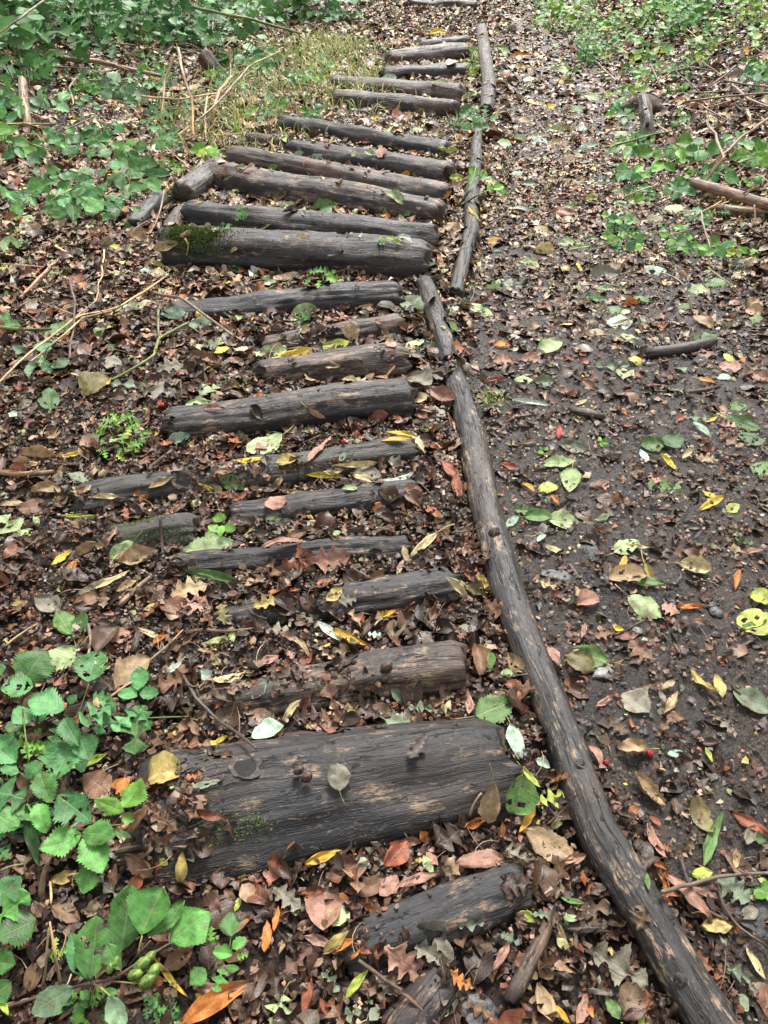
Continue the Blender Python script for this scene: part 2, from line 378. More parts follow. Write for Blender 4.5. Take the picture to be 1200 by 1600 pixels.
# ------------------------------------------------------------------ the logs: (x,y)left,(x,y)right,thick L/R px, protrusion L/R, material, short name, label, [bend px]
LOGS = [
 (642,6,745,8,11,11,.1,.1,'brown',"farthest log", "short pale brown log at the far end of the path, farthest from the viewer"),
 (652,69,733,63,10,11,0,0,'dark',"thin second farthest log", "thin half sunk log, second farthest, behind the brown pair of far logs"),
 (605,90,730,80,20,22,.1,.1,'brown',"third farthest log", "short brown streaked log beside the top of the mossy edging pole, third farthest"),
 (597,116,731,109,20,20,.1,.1,'dark',"fourth farthest log", "dark bluish log lying just below the short brown streaked log, fourth farthest"),
 (518,127,722,147,20,24,.1,.1,'brown',"split log by the grass", "weathered brown log beside the grass tuft, upper of two touching logs"),
 (522,152,714,171,22,26,.15,.15,'worn',"grooved log by the grass", "grooved brown log beside the grass tuft, lower of two touching logs"),
 (437,190,700,236,20,26,.15,.1,'dark',"slender slanting log", "slender slanting dark log running right from the dry grass, highest of the slanting logs"),
 (392,214,462,226,16,16,.1,.1,'brown',"short log butt in the dry grass", "short stubby brown log butt half hidden in the dry grass"),
 (455,230,703,274,26,38,.05,.15,'dark',"bluish log", "smooth bluish grey log with an orange leaf at its right end"),
 (362,243,697,306,30,36,.2,.2,'brown',"top stacked log", "top stacked log, long and dark, uppermost of the four close packed parallel logs"),
 (330,273,690,333,42,38,.2,.2,'worn',"second stacked log", "second stacked log, long with tan rubbed ends, second of the four close packed"),
 (296,332,682,373,38,44,.2,.2,'dark',"third stacked log", "third stacked log, grooved and dark, just above the moss ended log"),
 (262,384,668,408,62,62,.3,.28,'dark',"moss ended log", "thick dark moss ended log, lowest of the four close packed logs"),
 (232,488,624,460,30,42,-.3,.0,'dark',"dark tapering log", "long dark tapering log right below the moss ended log"),
 (412,538,628,506,24,34,-.3,-.05,'brown',"short brown log", "short brown log, thin and half sunk, with a curled tan leaf on it"),
 (402,582,634,560,34,56,-.2,.05,'worn',"rubbed short log", "short log with large tan rubbed patches and a cracked right end"),
 (262,664,642,622,54,62,-.05,.05,'dark',"knot hollow log", "thick smooth knot hollow log, dark, with the hollow near its left end"),
 (122,780,645,700,48,42,-.3,-.25,'moss',"knot ring log", "long knot ring log with a round raised knot, its middle hidden under leaves"),
 (362,802,652,768,34,40,-.4,-.2,'dark',"short sunken log", "short sunken dark log just below the knot ring log"),
 (272,884,640,852,40,34,-.25,-.3,'dark',"narrow smooth log", "narrow smooth dark log with a big pale green leaf at its left end"),
 (342,968,708,912,40,58,-.45,-.12,'dark',"litter covered log", "litter covered dark log with a tan lobed leaf on its left half"),
 (310,1092,726,1042,60,84,-.5,-.12,'worn',"cracked log", "cracked brown log just above the widest log, its left half under leaf litter"),
 (238,1276,790,1194,196,150,-.5,-.22,'dark',"widest log", "widest log, a broad flat wet black trunk section with moss and two alder cones"),
 (530,1490,822,1382,84,76,-.5,-.3,'dark',"lowest log", "smooth rounded dark log nearest the viewer, half buried in leaves"),
 (165,845,310,826,50,54,-.4,-.2,'moss',"mossy log butt", "short mossy greenish log butt at the left end of the narrow smooth log"),
]
def axis_pt(px, py, th, p):
    G = hit(px, py, caps=False)
    for _ in range(3):
        d = depth_of(G); v = (G-CAM)/np.linalg.norm(G-CAM); s = -v[2]; c = math.sqrt(1-s*s)
        k = math.sqrt(1-p*p)*s+p*c
        r = th*d/F/(1+k); off = r*(1-k)/2*F/d
        G = hit(px, py+off, p*r, caps=False)
    return G, r
log_objs = {}
LMARK = []     # (name, pixel polyline, halfwidth px) for describing where a leaf lies
LOGSEG = []
for k, (xl, yl, xr, yr, tl, tr, pl, pr, mt, short, label) in enumerate(LOGS):
    A, ra = axis_pt(xl, yl, tl, pl); B, rb = axis_pt(xr, yr, tr, pr)
    mid = (A+B)/2; dv = B-A; L = np.linalg.norm(dv); sd_ = k*3.7
    perp = np.array([-dv[1], dv[0], 0])/L
    wob = L*.012*math.sin(k*2.3); P = [A, A+dv*.33+perp*wob, A+dv*.68-perp*wob*.6+np.array([0, 0, .004]), B]
    R = [ra*.94, ra*.72+rb*.28, ra*.33+rb*.67, rb]
    n = int(np.clip(L/.007, 60, 150)) if yl > 200 else 50
    m = 72 if yl > 400 else (48 if yl > 200 else 28)
    o = tube_obj('log', P, R, WM[mt], n=n, m=m, lump=.15, ridge=.11, rough=.022, jag=.35, seed=sd_, endround=.35,
                 label=label, cat='log', group='logs laid across the path')
    o.data.materials.append(M_END)
    nf = len(o.data.polygons); mi = np.zeros(nf, np.int32); mi[-2*m:] = 1; o.data.polygons.foreach_set("material_index", mi)
    log_objs[short] = (o, P, R)
    for a_, b_, r0, r1 in zip(P[:-1], P[1:], R[:-1], R[1:]): CAPS.append((np.array(a_), np.array(b_), r0*.985, r1*.985))
    LMARK.append((short, (xl, yl, xr, yr), (tl+tr)/4)); LOGSEG.append((A, B))
# small sideways logs and stumps at the left edge of the stack
def blog(name, x0, y0, x1, y1, t0, t1, p, mt, label, cat, m=36, **kw):
    A, ra = axis_pt(x0, y0, t0, p); B, rb = axis_pt(x1, y1, t1, p)
    o = tube_obj(name, [A, (A+B)/2+np.array([0, 0, .004]), B], [ra, (ra+rb)/2, rb], WM[mt], n=40, m=m, lump=.12, ridge=.10, rough=.03, jag=.3, seed=x0*.1, label=label, cat=cat, **kw)
    CAPS.append((A, B, ra, rb)); return o
blog('log_stub', 285, 305, 345, 262, 36, 36, .35, 'worn', 'short rubbed brown log stub propped slantwise at the left end of the close packed logs', 'log')
blog('log_stub', 622, 1630, 700, 1520, 84, 62, -.3, 'dark', 'short dark sunken log end at the bottom edge below the lowest log', 'log')
blog('mossy_stick', 208, 352, 252, 308, 22, 26, .3, 'moss', 'short green mossy stick lying left of the close packed logs', 'stick')
blog('root_stump', 262, 372, 282, 328, 26, 16, .2, 'brown', 'small knobbly brown root at the left end of the third close packed log', 'root')
# ---- edging poles: pixel path with thickness
def pole(path, label, mt='pole', p=.55, cat='edging pole', name='edging_pole', m=40, dens=.006):
    P, R = [], []
    for (x, y, t) in path:
        A, r = axis_pt(x, y, t, p); P.append(A); R.append(r)
    o = tube_obj(name, P, R, WM[mt], step=dens, m=m, lump=.15, ridge=.075, rough=.02, jag=.3, seed=path[0][0]*.13, label=label, cat=cat, endround=.3)
    for a_, b_, r0, r1 in zip(P[:-1], P[1:], R[:-1], R[1:]): CAPS.append((np.array(a_), np.array(b_), r0, r1))
    return o, P, R
PNEAR = [(1165, 1690, 82), (1107, 1590, 78), (1054, 1500, 75), (993, 1400, 71), (933, 1300, 65), (897, 1200, 59), (860, 1100, 55), (820, 1000, 54), (785, 900, 52), (760, 800, 47), (743, 710, 44), (728, 650, 39), (714, 600, 31), (704, 572, 26)]
o_pole, PP, PR = pole(PNEAR, 'long thick rubbed pole curving down the right edge of the logs to the bottom')
pole([(703, 566, 26), (690, 520, 28), (680, 490, 29), (668, 455, 27), (661, 440, 22)], 'short dark edging pole between the long near pole and the moss ended log', p=.5)
pole([(712, 458, 20), (722, 415, 19), (736, 360, 19), (737, 300, 18), (744, 250, 15), (745, 205, 13)], 'thin dark wet edging pole running along the right ends of the close packed logs', mt='moss', p=.3)
pole([(760, 172, 19), (764, 130, 18), (758, 90, 17), (752, 44, 14)], 'pale mossy brown edging pole at the far right end of the logs', mt='worn', p=.5)
# knot hollows, mossy caps as parts of their logs
def knot(short, px, py, wpx, hpx, depth=.012, ring=True, label=None):
    o, P, R = log_objs[short]; C = hit(px, py); n = normal(C[0], C[1], .02)
    view = (CAM-C)/np.linalg.norm(CAM-C); n = n+view*.9; n /= np.linalg.norm(n)
    d = depth_of(C); a = wpx*d/F/2; b = hpx*d/F/2
    u = np.array([1., 0, 0]); u -= n*(u@n); u /= np.linalg.norm(u); v = np.cross(n, u)
    th = np.linspace(0, 2*np.pi, 28, endpoint=False); rings = [(1.22, -.010), (1.10, .000), (1.0, .004), (.88, .001), (.7, -.003), (.35, -.002), (.02, -.001)]
    V = []; 
    for i, (q, z) in enumerate(rings):
        w_ = 1+.26*vnoise(np.cos(th)*2+px, np.sin(th)*2, i*.3)
        V.append(C+np.outer(np.cos(th)*a*q*w_, u)+np.outer(np.sin(th)*b*q*w_, v)+n*(z*a*22*.045+.003))
    V = np.vstack(V); m = 28
    Q = [(i*m+j, i*m+(j+1) % m, (i+1)*m+(j+1) % m, (i+1)*m+j) for i in range(len(rings)-1) for j in range(m)]
    me = mkmesh('knot', V-np.array(o.location), Q, WM['brown'] if ring else WM['dark'], np.stack([V[:, 1]*.6+V[:, 2]*.6, V[:, 0]], 1))
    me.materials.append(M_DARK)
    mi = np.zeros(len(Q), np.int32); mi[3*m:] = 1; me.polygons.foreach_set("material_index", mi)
    link('knot', me, o, label=label)
knot('knot hollow log', 350, 679, 36, 20, label='dark hollow knot')
knot('knot ring log', 288, 750, 34, 26, label='round raised knot ring')
knot('narrow smooth log', 300, 880, 16, 16)
knot('widest log', 383, 1200, 40, 32, label='shallow oval knot')
def moss(short, spots, n, label=None, hh=.010):
    o, P, R = log_objs[short]; V, T = [], []
    r = random.Random(int(spots[0][0]))
    cen = []
    for (x, y, sx, sy) in spots:
        C = hit(x, y); d = depth_of(C); cen.append((C, sx*d/F/2.2, sy*d/F/2.2/max(.35, (CAM-C)[2]/np.linalg.norm(CAM-C))))
    XY = np.array([(cen[i % len(cen)][0][0]+r.gauss(0, cen[i % len(cen)][1]), cen[i % len(cen)][0][1]+r.gauss(0, cen[i % len(cen)][2])) for i in range(n)])
    Zs = surf(XY[:, 0], XY[:, 1]); e = .006
    NX = -(surf(XY[:, 0]+e, XY[:, 1])-surf(XY[:, 0]-e, XY[:, 1]))/(2*e); NY = -(surf(XY[:, 0], XY[:, 1]+e)-surf(XY[:, 0], XY[:, 1]-e))/(2*e)
    for i in range(n):
        C = np.array([XY[i, 0], XY[i, 1], Zs[i]]); nn = np.array([np.clip(NX[i], -1.5, 1.5), np.clip(NY[i], -1.5, 1.5), 1.]); nn /= np.linalg.norm(nn)
        nn = nn+np.array([r.gauss(0, .5), r.gauss(0, .5), r.gauss(0, .3)])
        h = hh*r.uniform(.3, 1); d = np.array([r.gauss(0, 1), r.gauss(0, 1), 0]); d /= np.linalg.norm(d)
        k = len(V); w_ = h*.28
        V += [C-d*w_-nn*.002, C+d*w_-nn*.002, C+nn*h]; T.append((k, k+1, k+2))
    link('moss', mkmesh('moss', np.array(V)-np.array(o.location), None, M_MOSS, None, None, False, T), o, label=label)
moss('moss ended log', [(300, 375, 70, 20), (290, 395, 50, 24), (325, 385, 40, 26), (278, 385, 20, 30), (305, 398, 70, 22)], 9000, 'green moss covering the left end', .012)
moss('widest log', [(365, 1290, 75, 16), (345, 1302, 45, 12), (395, 1283, 30, 10)], 450, 'small tuft of green moss', .006)
moss('mossy log butt', [(265, 835, 70, 26), (215, 825, 60, 20)], 1600, None, .006)
moss('knot ring log', [(288, 752, 16, 10)], 160, None, .005)

# ------------------------------------------------------------------ ground and muddy path
def grid():
    ys = np.concatenate([np.arange(-.6, 2.4, .016), np.arange(2.4, 5, .03), np.arange(5, 14, .09), np.geomspace(14, 220, 26)])
    xs = np.concatenate([-np.geomspace(220, 7, 20), np.arange(-6.8, -2.2, .13), np.arange(-2.2, 2.6, .022), np.arange(2.6, 7, .13), np.geomspace(7.1, 220, 20)])
    X, Y = np.meshgrid(xs, ys); near = np.clip(1.3-Y/9, .3, 1)
    Z = ground(X, Y)+(.007*fbm(X*22, Y*22, 1., 3)+.004*vnoise(X*60, Y*60, 5.))*near
    return X, Y, Z
X, Y, Z = grid(); ny, nx = X.shape
i = np.arange(ny-1)[:, None]*nx; j = np.arange(nx-1)[None]
Q = np.stack([i+j, i+j+1, i+nx+j+1, i+nx+j], -1).reshape(-1, 4); V = np.stack([X, Y, Z], -1).reshape(-1, 3)
link('ground', mkmesh('ground', V-[0, 0, .006], Q, ground_mat("forest_soil", False)), kind='structure')
MM = mudmask(X, Y).ravel(); keep = (MM[Q].min(1) > .35) & (V[Q[:, 0], 1] < 13)
used, inv = np.unique(Q[keep], return_inverse=True)
link('muddy_path', mkmesh('muddy_path', V[used]+[0, 0, .003], inv.reshape(-1, 4), ground_mat("wet_mud", True)), kind='structure')

def pole_knot(x, y, s):
    C = hit(x, y); n = normal(C[0], C[1], .02); r_ = s*depth_of(C)/F/2
    P0 = np.array(o_pole.location); V, Q, U, T = tube([C-n*r_*1.2, C+n*r_*.35+np.array([r_*.2, 0, 0])], [r_*1.15, r_*.7], m=16, n=8, ridge=.25, jag=.4, seed=x, endround=.4)
    link('knot', mkmesh('knot', V-P0, Q, WM['pole'], U, None, True, T), o_pole)
for q in ((772, 830, 20), (905, 1195, 24), (1060, 1530, 26)): pole_knot(*q)
# ------------------------------------------------------------------ fallen leaves read off the photograph, one object each
LC = {'g': ((.10, .20, .055), 'green'), 'dg': ((.045, .12, .03), 'dark green'), 'pg': ((.34, .46, .22), 'pale green'), 'bg': ((.33, .48, .38), 'bluish green'),
      'yg': ((.38, .46, .08), 'yellowish green'), 'y': ((.66, .50, .06), 'yellow'), 'oy': ((.62, .36, .04), 'orange yellow'), 'o': ((.52, .19, .045), 'orange'),
      't': ((.36, .26, .15), 'tan'), 'b': ((.19, .105, .062), 'brown'), 'rb': ((.28, .085, .045), 'reddish brown'), 'db': ((.085, .052, .034), 'dark brown'),
      'gr': ((.20, .19, .145), 'grey'), 'gg': ((.17, .23, .15), 'greyish green'), 'pb': ((.36, .20, .15), 'pinkish brown'), 'cr': ((.56, .48, .27), 'cream'),
      'w': ((.55, .62, .54), 'whitish'), 'ol': ((.16, .14, .055), 'olive'), 'r': ((.42, .05, .03), 'red'), 'ty': ((.44, .35, .12), 'yellowish tan')}
LS = {'w': ('narrow', .2, 'willow_leaf'), 'g': ('strap shaped', .1, 'strap_leaf'), 'o': ('oval toothed', .6, 'toothed_leaf'), 'e': ('oval', .5, 'oval_leaf'),
      'r': ('rounded', .85, 'rounded_leaf'), 'l': ('lobed', .7, 'lobed_leaf'), 'm': ('ragged lobed', .85, 'ragged_leaf'), 'f': ('frilly', .7, 'frilly_leaf')}
# x y (base) x y (tip) shape width% colour flags : h holed, c curled, R rolled, s long stalk, m mottled, v veined, t leaning up
TAB = {
(600, 400): """480 302 557 268 o 62 pg s;470 395 535 392 e 60 gg m;466 387 406 388 e 38 pg;660 345 768 342 m 42 gg m;490 652 602 640 e 36 pg m;588 662 578 742 o 88 pg sv
550 592 637 606 o 46 gg m;545 720 477 738 o 50 yg;880 588 796 592 e 66 g;872 562 926 600 r 90 dg;862 618 917 672 w 26 y;800 605 826 642 e 50 bg;1068 500 1176 545 e 46 dg s;1100 556 1205 590 e 34 dg s
1143 655 1210 680 e 80 g h;963 516 1026 572 w 24 bg;923 638 972 596 w 32 cr;896 712 820 690 l 55 pb;974 632 1036 638 l 55 t;1036 752 990 735 w 30 y;1062 752 978 798 w 30 y
884 46 814 50 e 50 bg;950 112 1010 106 e 60 pg;1070 86 1000 92 o 60 g s;732 60 640 66 r 70 gr;718 98 660 102 e 30 pg;746 160 690 180 e 55 g;772 172 734 182 e 40 pg;800 146 745 156 e 60 o c
738 245 792 266 e 40 pg;636 236 690 242 e 42 t;706 224 776 194 w 20 t;640 203 646 226 e 60 y;964 186 1030 232 e 40 t;960 262 1046 250 e 42 dg;1128 168 1182 182 r 80 t;1134 208 1184 192 e 70 g
1062 305 1092 342 e 50 yg;1038 382 1086 380 e 40 bg;404 450 518 468 g 12 w;592 436 536 404 w 30 pb;545 572 550 528 w 42 r;382 384 300 390 w 20 rb;256 152 342 192 e 38 pg s;270 152 328 142 e 36 b R
58 132 118 190 o 80 gg;200 186 234 158 e 50 bg;190 212 236 234 e 60 g;58 290 126 262 e 40 pg;126 268 192 290 e 32 gg;16 244 46 268 e 60 bg;76 376 148 402 r 90 gr;346 80 432 96 m 42 gg
420 14 486 36 e 45 pg;600 22 622 60 w 26 y;104 566 0 548 w 16 y s;86 562 126 616 w 26 cr;-10 577 86 572 w 14 oy;-4 708 94 682 g 14 w;744 474 760 500 w 40 o;596 468 636 448 w 34 cr
430 708 476 742 w 26 oy;362 648 426 670 w 30 rb;344 744 378 750 e 40 pb;520 750 548 782 w 32 o;1068 800 1112 776 e 70 yg;150 470 190 505 e 60 gr;200 490 225 546 w 26 pb;60 720 120 735 e 60 pb
1050 560 1120 600 m 60 b;940 500 905 516 e 50 rb;700 700 640 720 e 44 b m;480 575 430 590 w 30 b;1000 520 1045 500 w 24 y;620 390 660 420 e 50 b;780 360 812 388 w 36 rb;340 275 398 283 w 34 o
180 640 232 700 e 46 rb;225 680 240 780 w 34 rb;140 510 106 560 l 60 db;340 330 400 320 l 70 pb;850 240 888 262 l 60 b;980 390 1035 400 w 26 o;1120 380 1180 330 l 46 b""",
(600, 800): """380 46 420 12 e 50 bg;436 16 532 10 o 44 g;478 94 506 70 e 46 bg;568 130 494 104 w 24 cr;740 188 757 136 e 44 oy;760 188 802 176 e 66 ol;812 160 856 250 w 24 ty s;716 106 842 112 w 13 cr
1096 246 1112 180 w 34 o;1192 118 1100 126 w 22 pb;762 262 868 330 e 52 pg ms;924 316 866 290 l 70 pb;1006 294 908 298 w 20 o;702 466 582 430 o 58 g st;664 492 568 452 e 58 ol;1206 286 1146 256 e 80 yg
1206 380 1112 320 r 84 yg hm;750 372 714 358 e 60 y c;722 374 655 390 l 66 b;846 470 766 396 l 66 b;616 396 628 346 w 34 pb;952 498 1044 578 w 18 ty c;1034 508 1058 582 e 42 ty;910 528 866 552 e 46 t
916 560 872 634 w 36 t c;830 630 744 566 e 74 gr;714 574 658 612 e 36 pb c;822 742 732 742 e 66 t cs;1206 630 1090 560 e 50 gg m;1004 734 1026 782 w 32 yg;884 758 932 748 e 50 bg
194 202 264 276 w 28 cr;168 62 78 142 w 22 cr s;60 102 78 166 w 32 cr;40 196 62 146 w 30 t;252 232 320 262 e 74 ol c;384 316 306 290 l 84 b;318 430 320 508 e 66 g s;364 506 402 502 r 76 pg
290 420 300 516 e 60 b c;284 640 404 590 o 70 g sv;394 662 430 770 e 44 bg;520 800 474 772 e 52 bg;472 552 384 548 l 70 b;390 440 444 498 e 54 t h;22 550 76 600 e 56 gg;-10 640 92 668 l 60 gg;76 612 152 618 m 54 gg m
266 640 262 558 w 26 pb;196 646 206 588 w 36 cr;38 306 -20 330 w 28 oy;466 208 548 240 m 56 t h;596 236 652 296 l 66 t;510 418 548 482 w 40 pb;700 640 760 700 l 60 db;680 520 760 500 l 50 db
850 700 900 640 m 50 b;990 440 1040 400 m 50 b;230 360 290 370 e 40 gr;120 600 190 590 e 40 b;540 150 590 190 m 60 db;1040 640 1090 690 m 60 gr;860 560 880 600 e 40 gr;730 -40 790 -30 m 50 b
330 580 380 560 l 50 b;640 730 680 800 w 30 pb;960 340 1010 360 w 30 b;870 620 940 650 e 40 b""",
(600, 1200): """432 22 412 146 r 84 g h;488 104 562 78 m 90 yg;472 108 422 204 w 26 oy;340 44 328 174 e 60 t s;426 -6 490 62 w 24 yg s;442 190 592 284 e 54 t;224 302 374 286 e 40 pb;0 306 76 226 e 60 rb
-14 400 42 334 e 66 pb;36 372 186 324 w 22 pb;122 272 154 334 w 38 pg;632 272 558 298 e 42 pb;550 404 634 426 w 24 g;610 470 560 468 e 56 pg;418 450 478 478 e 46 yg;528 462 462 458 l 46 gg
998 312 1060 138 w 22 g t;960 332 1028 324 e 58 yg;1150 212 1190 226 e 90 dg;1090 142 1204 208 w 26 rb;818 178 880 292 w 18 pb;780 14 876 122 e 34 t c;966 88 1024 208 e 46 ol m
876 334 1022 472 w 20 pb;956 372 1048 408 w 24 pb;1042 342 1146 418 l 70 gg h;1088 496 988 496 e 52 ty m;1130 558 1192 662 w 22 cr;1174 404 1212 376 r 80 g;828 150 868 184 w 44 rb
96 560 192 612 l 70 gr;230 490 312 480 m 46 gg m;364 520 424 552 m 60 gg;158 530 208 622 e 66 gr;0 560 118 650 l 80 pb;338 634 396 544 w 26 pb;204 636 270 684 l 66 o m;692 716 740 786 e 42 g
602 806 632 704 w 38 pb;528 738 584 806 w 24 oy;650 570 826 680 m 66 gr;790 682 796 736 w 24 y;780 776 826 812 m 80 yg;184 774 228 764 l 60 pg;480 674 530 806 w 36 t;634 730 654 782 w 38 o
1060 620 1140 660 m 70 gg;1090 710 1140 760 e 60 gg;250 182 318 158 w 40 o;60 220 118 232 w 50 b;112 196 146 230 e 70 o;132 262 168 306 e 50 pb;380 250 440 290 m 80 gr;1130 240 1160 180 e 60 gr;1100 250 1096 318 w 40 t c
860 238 900 260 l 80 b;700 260 760 230 m 60 db;410 700 480 640 m 60 ol;260 730 330 780 m 60 b;740 300 790 340 m 50 b;900 560 960 600 m 60 db;820 330 826 380 w 40 g;1110 470 1170 440 e 70 gr;520 190 560 160 e 50 ol""",
(0, 1200): """1060 72 1052 -16 r 84 gr s;950 300 1068 256 w 26 oy;744 342 820 316 g 14 y;1010 510 1020 388 r 96 pb v;1090 440 1028 484 r 84 pg;1034 552 948 526 w 42 pb;1010 580 1092 506 w 30 ty;1034 576 1112 534 w 36 o;1090 602 1128 568 w 30 o
1094 300 1156 296 e 66 bg m;826 576 834 474 w 34 o;856 512 870 432 w 26 o;732 450 754 398 w 34 yg;556 806 796 664 w 15 o R;884 706 858 806 m 90 pg s;1078 724 1152 630 w 24 yg;944 772 974 652 w 24 rb
1000 716 1028 786 w 36 rb;358 100 406 28 w 34 o R;460 120 400 206 w 40 b c;394 270 484 336 e 50 b v;158 352 250 338 e 56 ty c;562 364 570 258 w 36 ty;460 40 560 14 r 84 ty;640 84 590 168 f 54 b
452 112 508 164 f 60 b;1116 396 1206 340 e 54 b;506 636 602 562 e 60 b cv;616 692 796 676 e 34 pb;852 372 942 440 l 70 gr;360 300 346 390 e 30 b;450 330 400 380 e 60 rb;600 60 690 40 e 26 gg h;470 150 560 200 f 60 b
520 240 530 280 e 60 gr;498 282 524 302 e 66 yg;610 704 640 730 w 50 y;480 590 592 722 w 12 y;260 20 350 90 e 80 b;1180 230 1140 300 f 60 gr;700 380 740 430 e 50 b;640 380 700 420 m 50 b;160 430 250 480 e 60 b
240 400 190 480 m 60 gr;1010 640 1060 700 m 60 gg;1050 790 1130 760 m 60 gg;720 700 760 790 m 60 db;300 340 380 420 m 50 gr;780 470 720 520 e 30 b;1110 540 1140 500 e 30 b;1130 680 1200 720 m 60 b""",
(0, 800): """742 104 572 128 o 42 pg s;416 92 340 148 e 60 pg s;754 222 574 184 w 16 g s;224 120 160 170 w 28 y;86 74 0 14 m 84 pg;312 94 226 142 e 34 t R;492 124 370 162 w 28 t R;408 184 246 252 w 14 cr;430 214 360 254 w 34 t
302 16 180 14 w 12 yg;108 268 190 316 e 66 gr;232 292 318 268 e 46 b;226 384 178 308 e 74 g s;262 310 232 402 e 56 dg;246 424 154 500 e 62 pg sv;520 506 568 470 w 36 w;606 500 668 520 e 66 bg
664 536 776 510 w 22 cr;788 586 836 520 w 40 bg;784 706 888 668 e 52 bg;884 654 942 584 w 30 cr;990 344 1080 414 w 28 w;1040 366 1150 418 w 26 oy;920 398 968 458 w 26 t c;880 280 790 300 l 62 ty;1020 278 1068 240 e 60 ty
1056 282 1118 262 l 80 gr;690 400 764 372 m 50 pg m;832 370 904 368 m 60 gr;476 412 522 382 w 46 o;448 306 516 288 w 30 ty;462 244 526 228 w 36 pb;704 352 690 286 l 76 ol;532 262 650 226 l 60 t;820 114 948 98 w 18 pb
886 90 962 58 w 46 b;966 150 1096 134 l 66 pb;364 560 468 456 e 62 t;300 440 370 356 e 70 db;212 204 238 150 e 44 o;616 738 712 704 g 22 y;796 482 874 448 w 34 pb;968 670 1072 640 m 60 b;1012 500 1052 622 m 44 pb
958 48 996 30 e 60 bg;1040 72 1066 62 e 60 pg;208 802 342 756 w 22 yg;1120 150 1140 145 e 60 pg;1144 328 1106 332 w 60 r;1150 380 1192 382 m 60 bg;1202 310 1138 350 w 34 oy;310 510 360 560 l 60 db
480 560 580 510 l 66 b;960 636 994 632 e 60 cr;1080 622 1116 624 w 50 yg;700 600 730 630 m 70 gr;560 690 600 640 e 50 b;560 740 660 730 m 56 b;500 680 470 760 m 60 b;440 200 400 240 m 60 ol;840 160 900 220 m 70 b
1110 400 1040 440 m 60 ol;930 480 980 440 w 50 rb;30 290 90 280 e 30 ty;170 90 100 60 m 50 db;590 650 620 700 e 50 b;320 320 380 316 e 20 pb;500 440 600 400 m 40 b;650 430 690 480 m 60 b;940 320 1000 360 m 50 gr;1000 420 1040 460 m 60 t""",
(0, 400): """590 182 500 182 e 44 bg;592 206 656 236 r 84 gg m;462 152 360 172 e 28 pg s;226 206 138 258 e 44 g;326 286 364 290 e 62 g;314 328 382 340 e 60 gr;580 346 488 362 l 50 gr;686 340 594 304 e 50 b c;640 286 680 278 e 66 gg
668 304 718 286 e 40 y;684 284 698 252 e 50 y;900 290 804 300 e 40 pg sv;990 290 838 328 w 14 y;1094 274 1000 292 w 34 yg;1098 264 1096 204 r 90 t t;664 456 570 474 e 32 pg s;160 484 156 412 r 86 dg;78 496 0 500 w 26 bg
350 402 468 410 m 30 gg;594 560 524 580 e 50 bg;590 590 656 606 m 66 t;176 626 66 620 e 36 t R;130 654 40 650 e 34 t c;196 736 100 738 e 50 t c;262 612 178 628 w 18 y;76 770 0 780 w 24 t;160 780 56 790 e 50 b
288 704 212 682 e 44 gg s;412 678 466 626 e 34 b;880 562 770 618 e 52 pg sv;826 632 724 642 w 15 y;930 634 860 646 e 50 ty s;962 642 1038 564 w 26 pb;1080 612 1060 642 e 50 bg;1182 646 1034 654 w 14 cr;1078 690 952 684 w 16 y
1072 668 1008 676 w 30 cr;1194 690 1100 684 e 72 gr;1118 728 1068 726 e 34 pg;842 742 888 684 w 26 t;776 724 842 726 w 20 t;962 744 860 732 w 12 cr;766 726 686 690 e 60 g m;728 672 658 676 w 30 pb;682 736 620 710 g 20 y
806 88 776 44 w 34 w;816 76 784 30 e 50 w;932 56 852 72 w 30 t;350 166 318 132 w 34 w;48 112 34 60 w 34 w;46 32 0 44 e 66 yg;850 90 890 110 e 46 ol;540 690 460 728 w 30 t;760 450 720 420 e 40 b;760 330 704 326 e 40 pb
850 430 790 436 w 24 o;1196 540 1160 560 e 60 gr;190 170 240 180 e 60 t;100 330 60 300 e 60 gr;260 440 340 380 e 70 ol;190 140 240 170 e 60 b;310 210 370 230 e 34 gr;100 450 60 480 e 66 gr;450 430 550 440 m 60 gr
610 650 680 640 m 60 b;440 450 300 440 m 30 db;600 700 640 760 m 60 db;320 780 380 770 m 50 b;700 430 660 450 e 66 t;1170 150 1100 170 w 20 cr;20 280 60 300 w 20 t;500 290 560 310 e 50 b;230 560 200 590 e 40 db""",
(0, 0): """968 664 1050 640 e 62 g st;870 656 928 640 e 50 pg;944 656 932 622 e 70 ty;868 516 834 534 e 60 g t;952 478 914 486 e 50 bg;1020 490 966 490 e 40 bg;406 572 398 652 e 74 g s;226 540 292 566 l 80 pg;28 640 104 626 e 60 g
68 770 -8 772 e 60 g;352 536 392 556 e 72 y;376 670 400 644 e 50 oy;212 710 240 690 e 50 pg;916 744 886 742 e 60 t;968 736 918 744 e 42 t;144 522 110 556 e 60 pb;228 460 200 520 w 30 cr;760 540 800 530 w 30 pb
1156 368 1190 376 e 50 oy;1090 330 1110 322 e 50 pg;800 720 846 700 w 26 cr;640 630 600 640 w 30 t;560 760 480 780 e 40 t;210 740 246 726 e 50 o;340 770 380 780 w 40 yg;850 620 900 600 e 46 b;1000 240 1040 250 e 50 y
560 740 600 720 e 40 pb;120 700 60 710 w 40 t;130 560 80 600 e 40 b;1150 190 1200 180 e 50 bg;860 300 820 296 e 50 pg""",
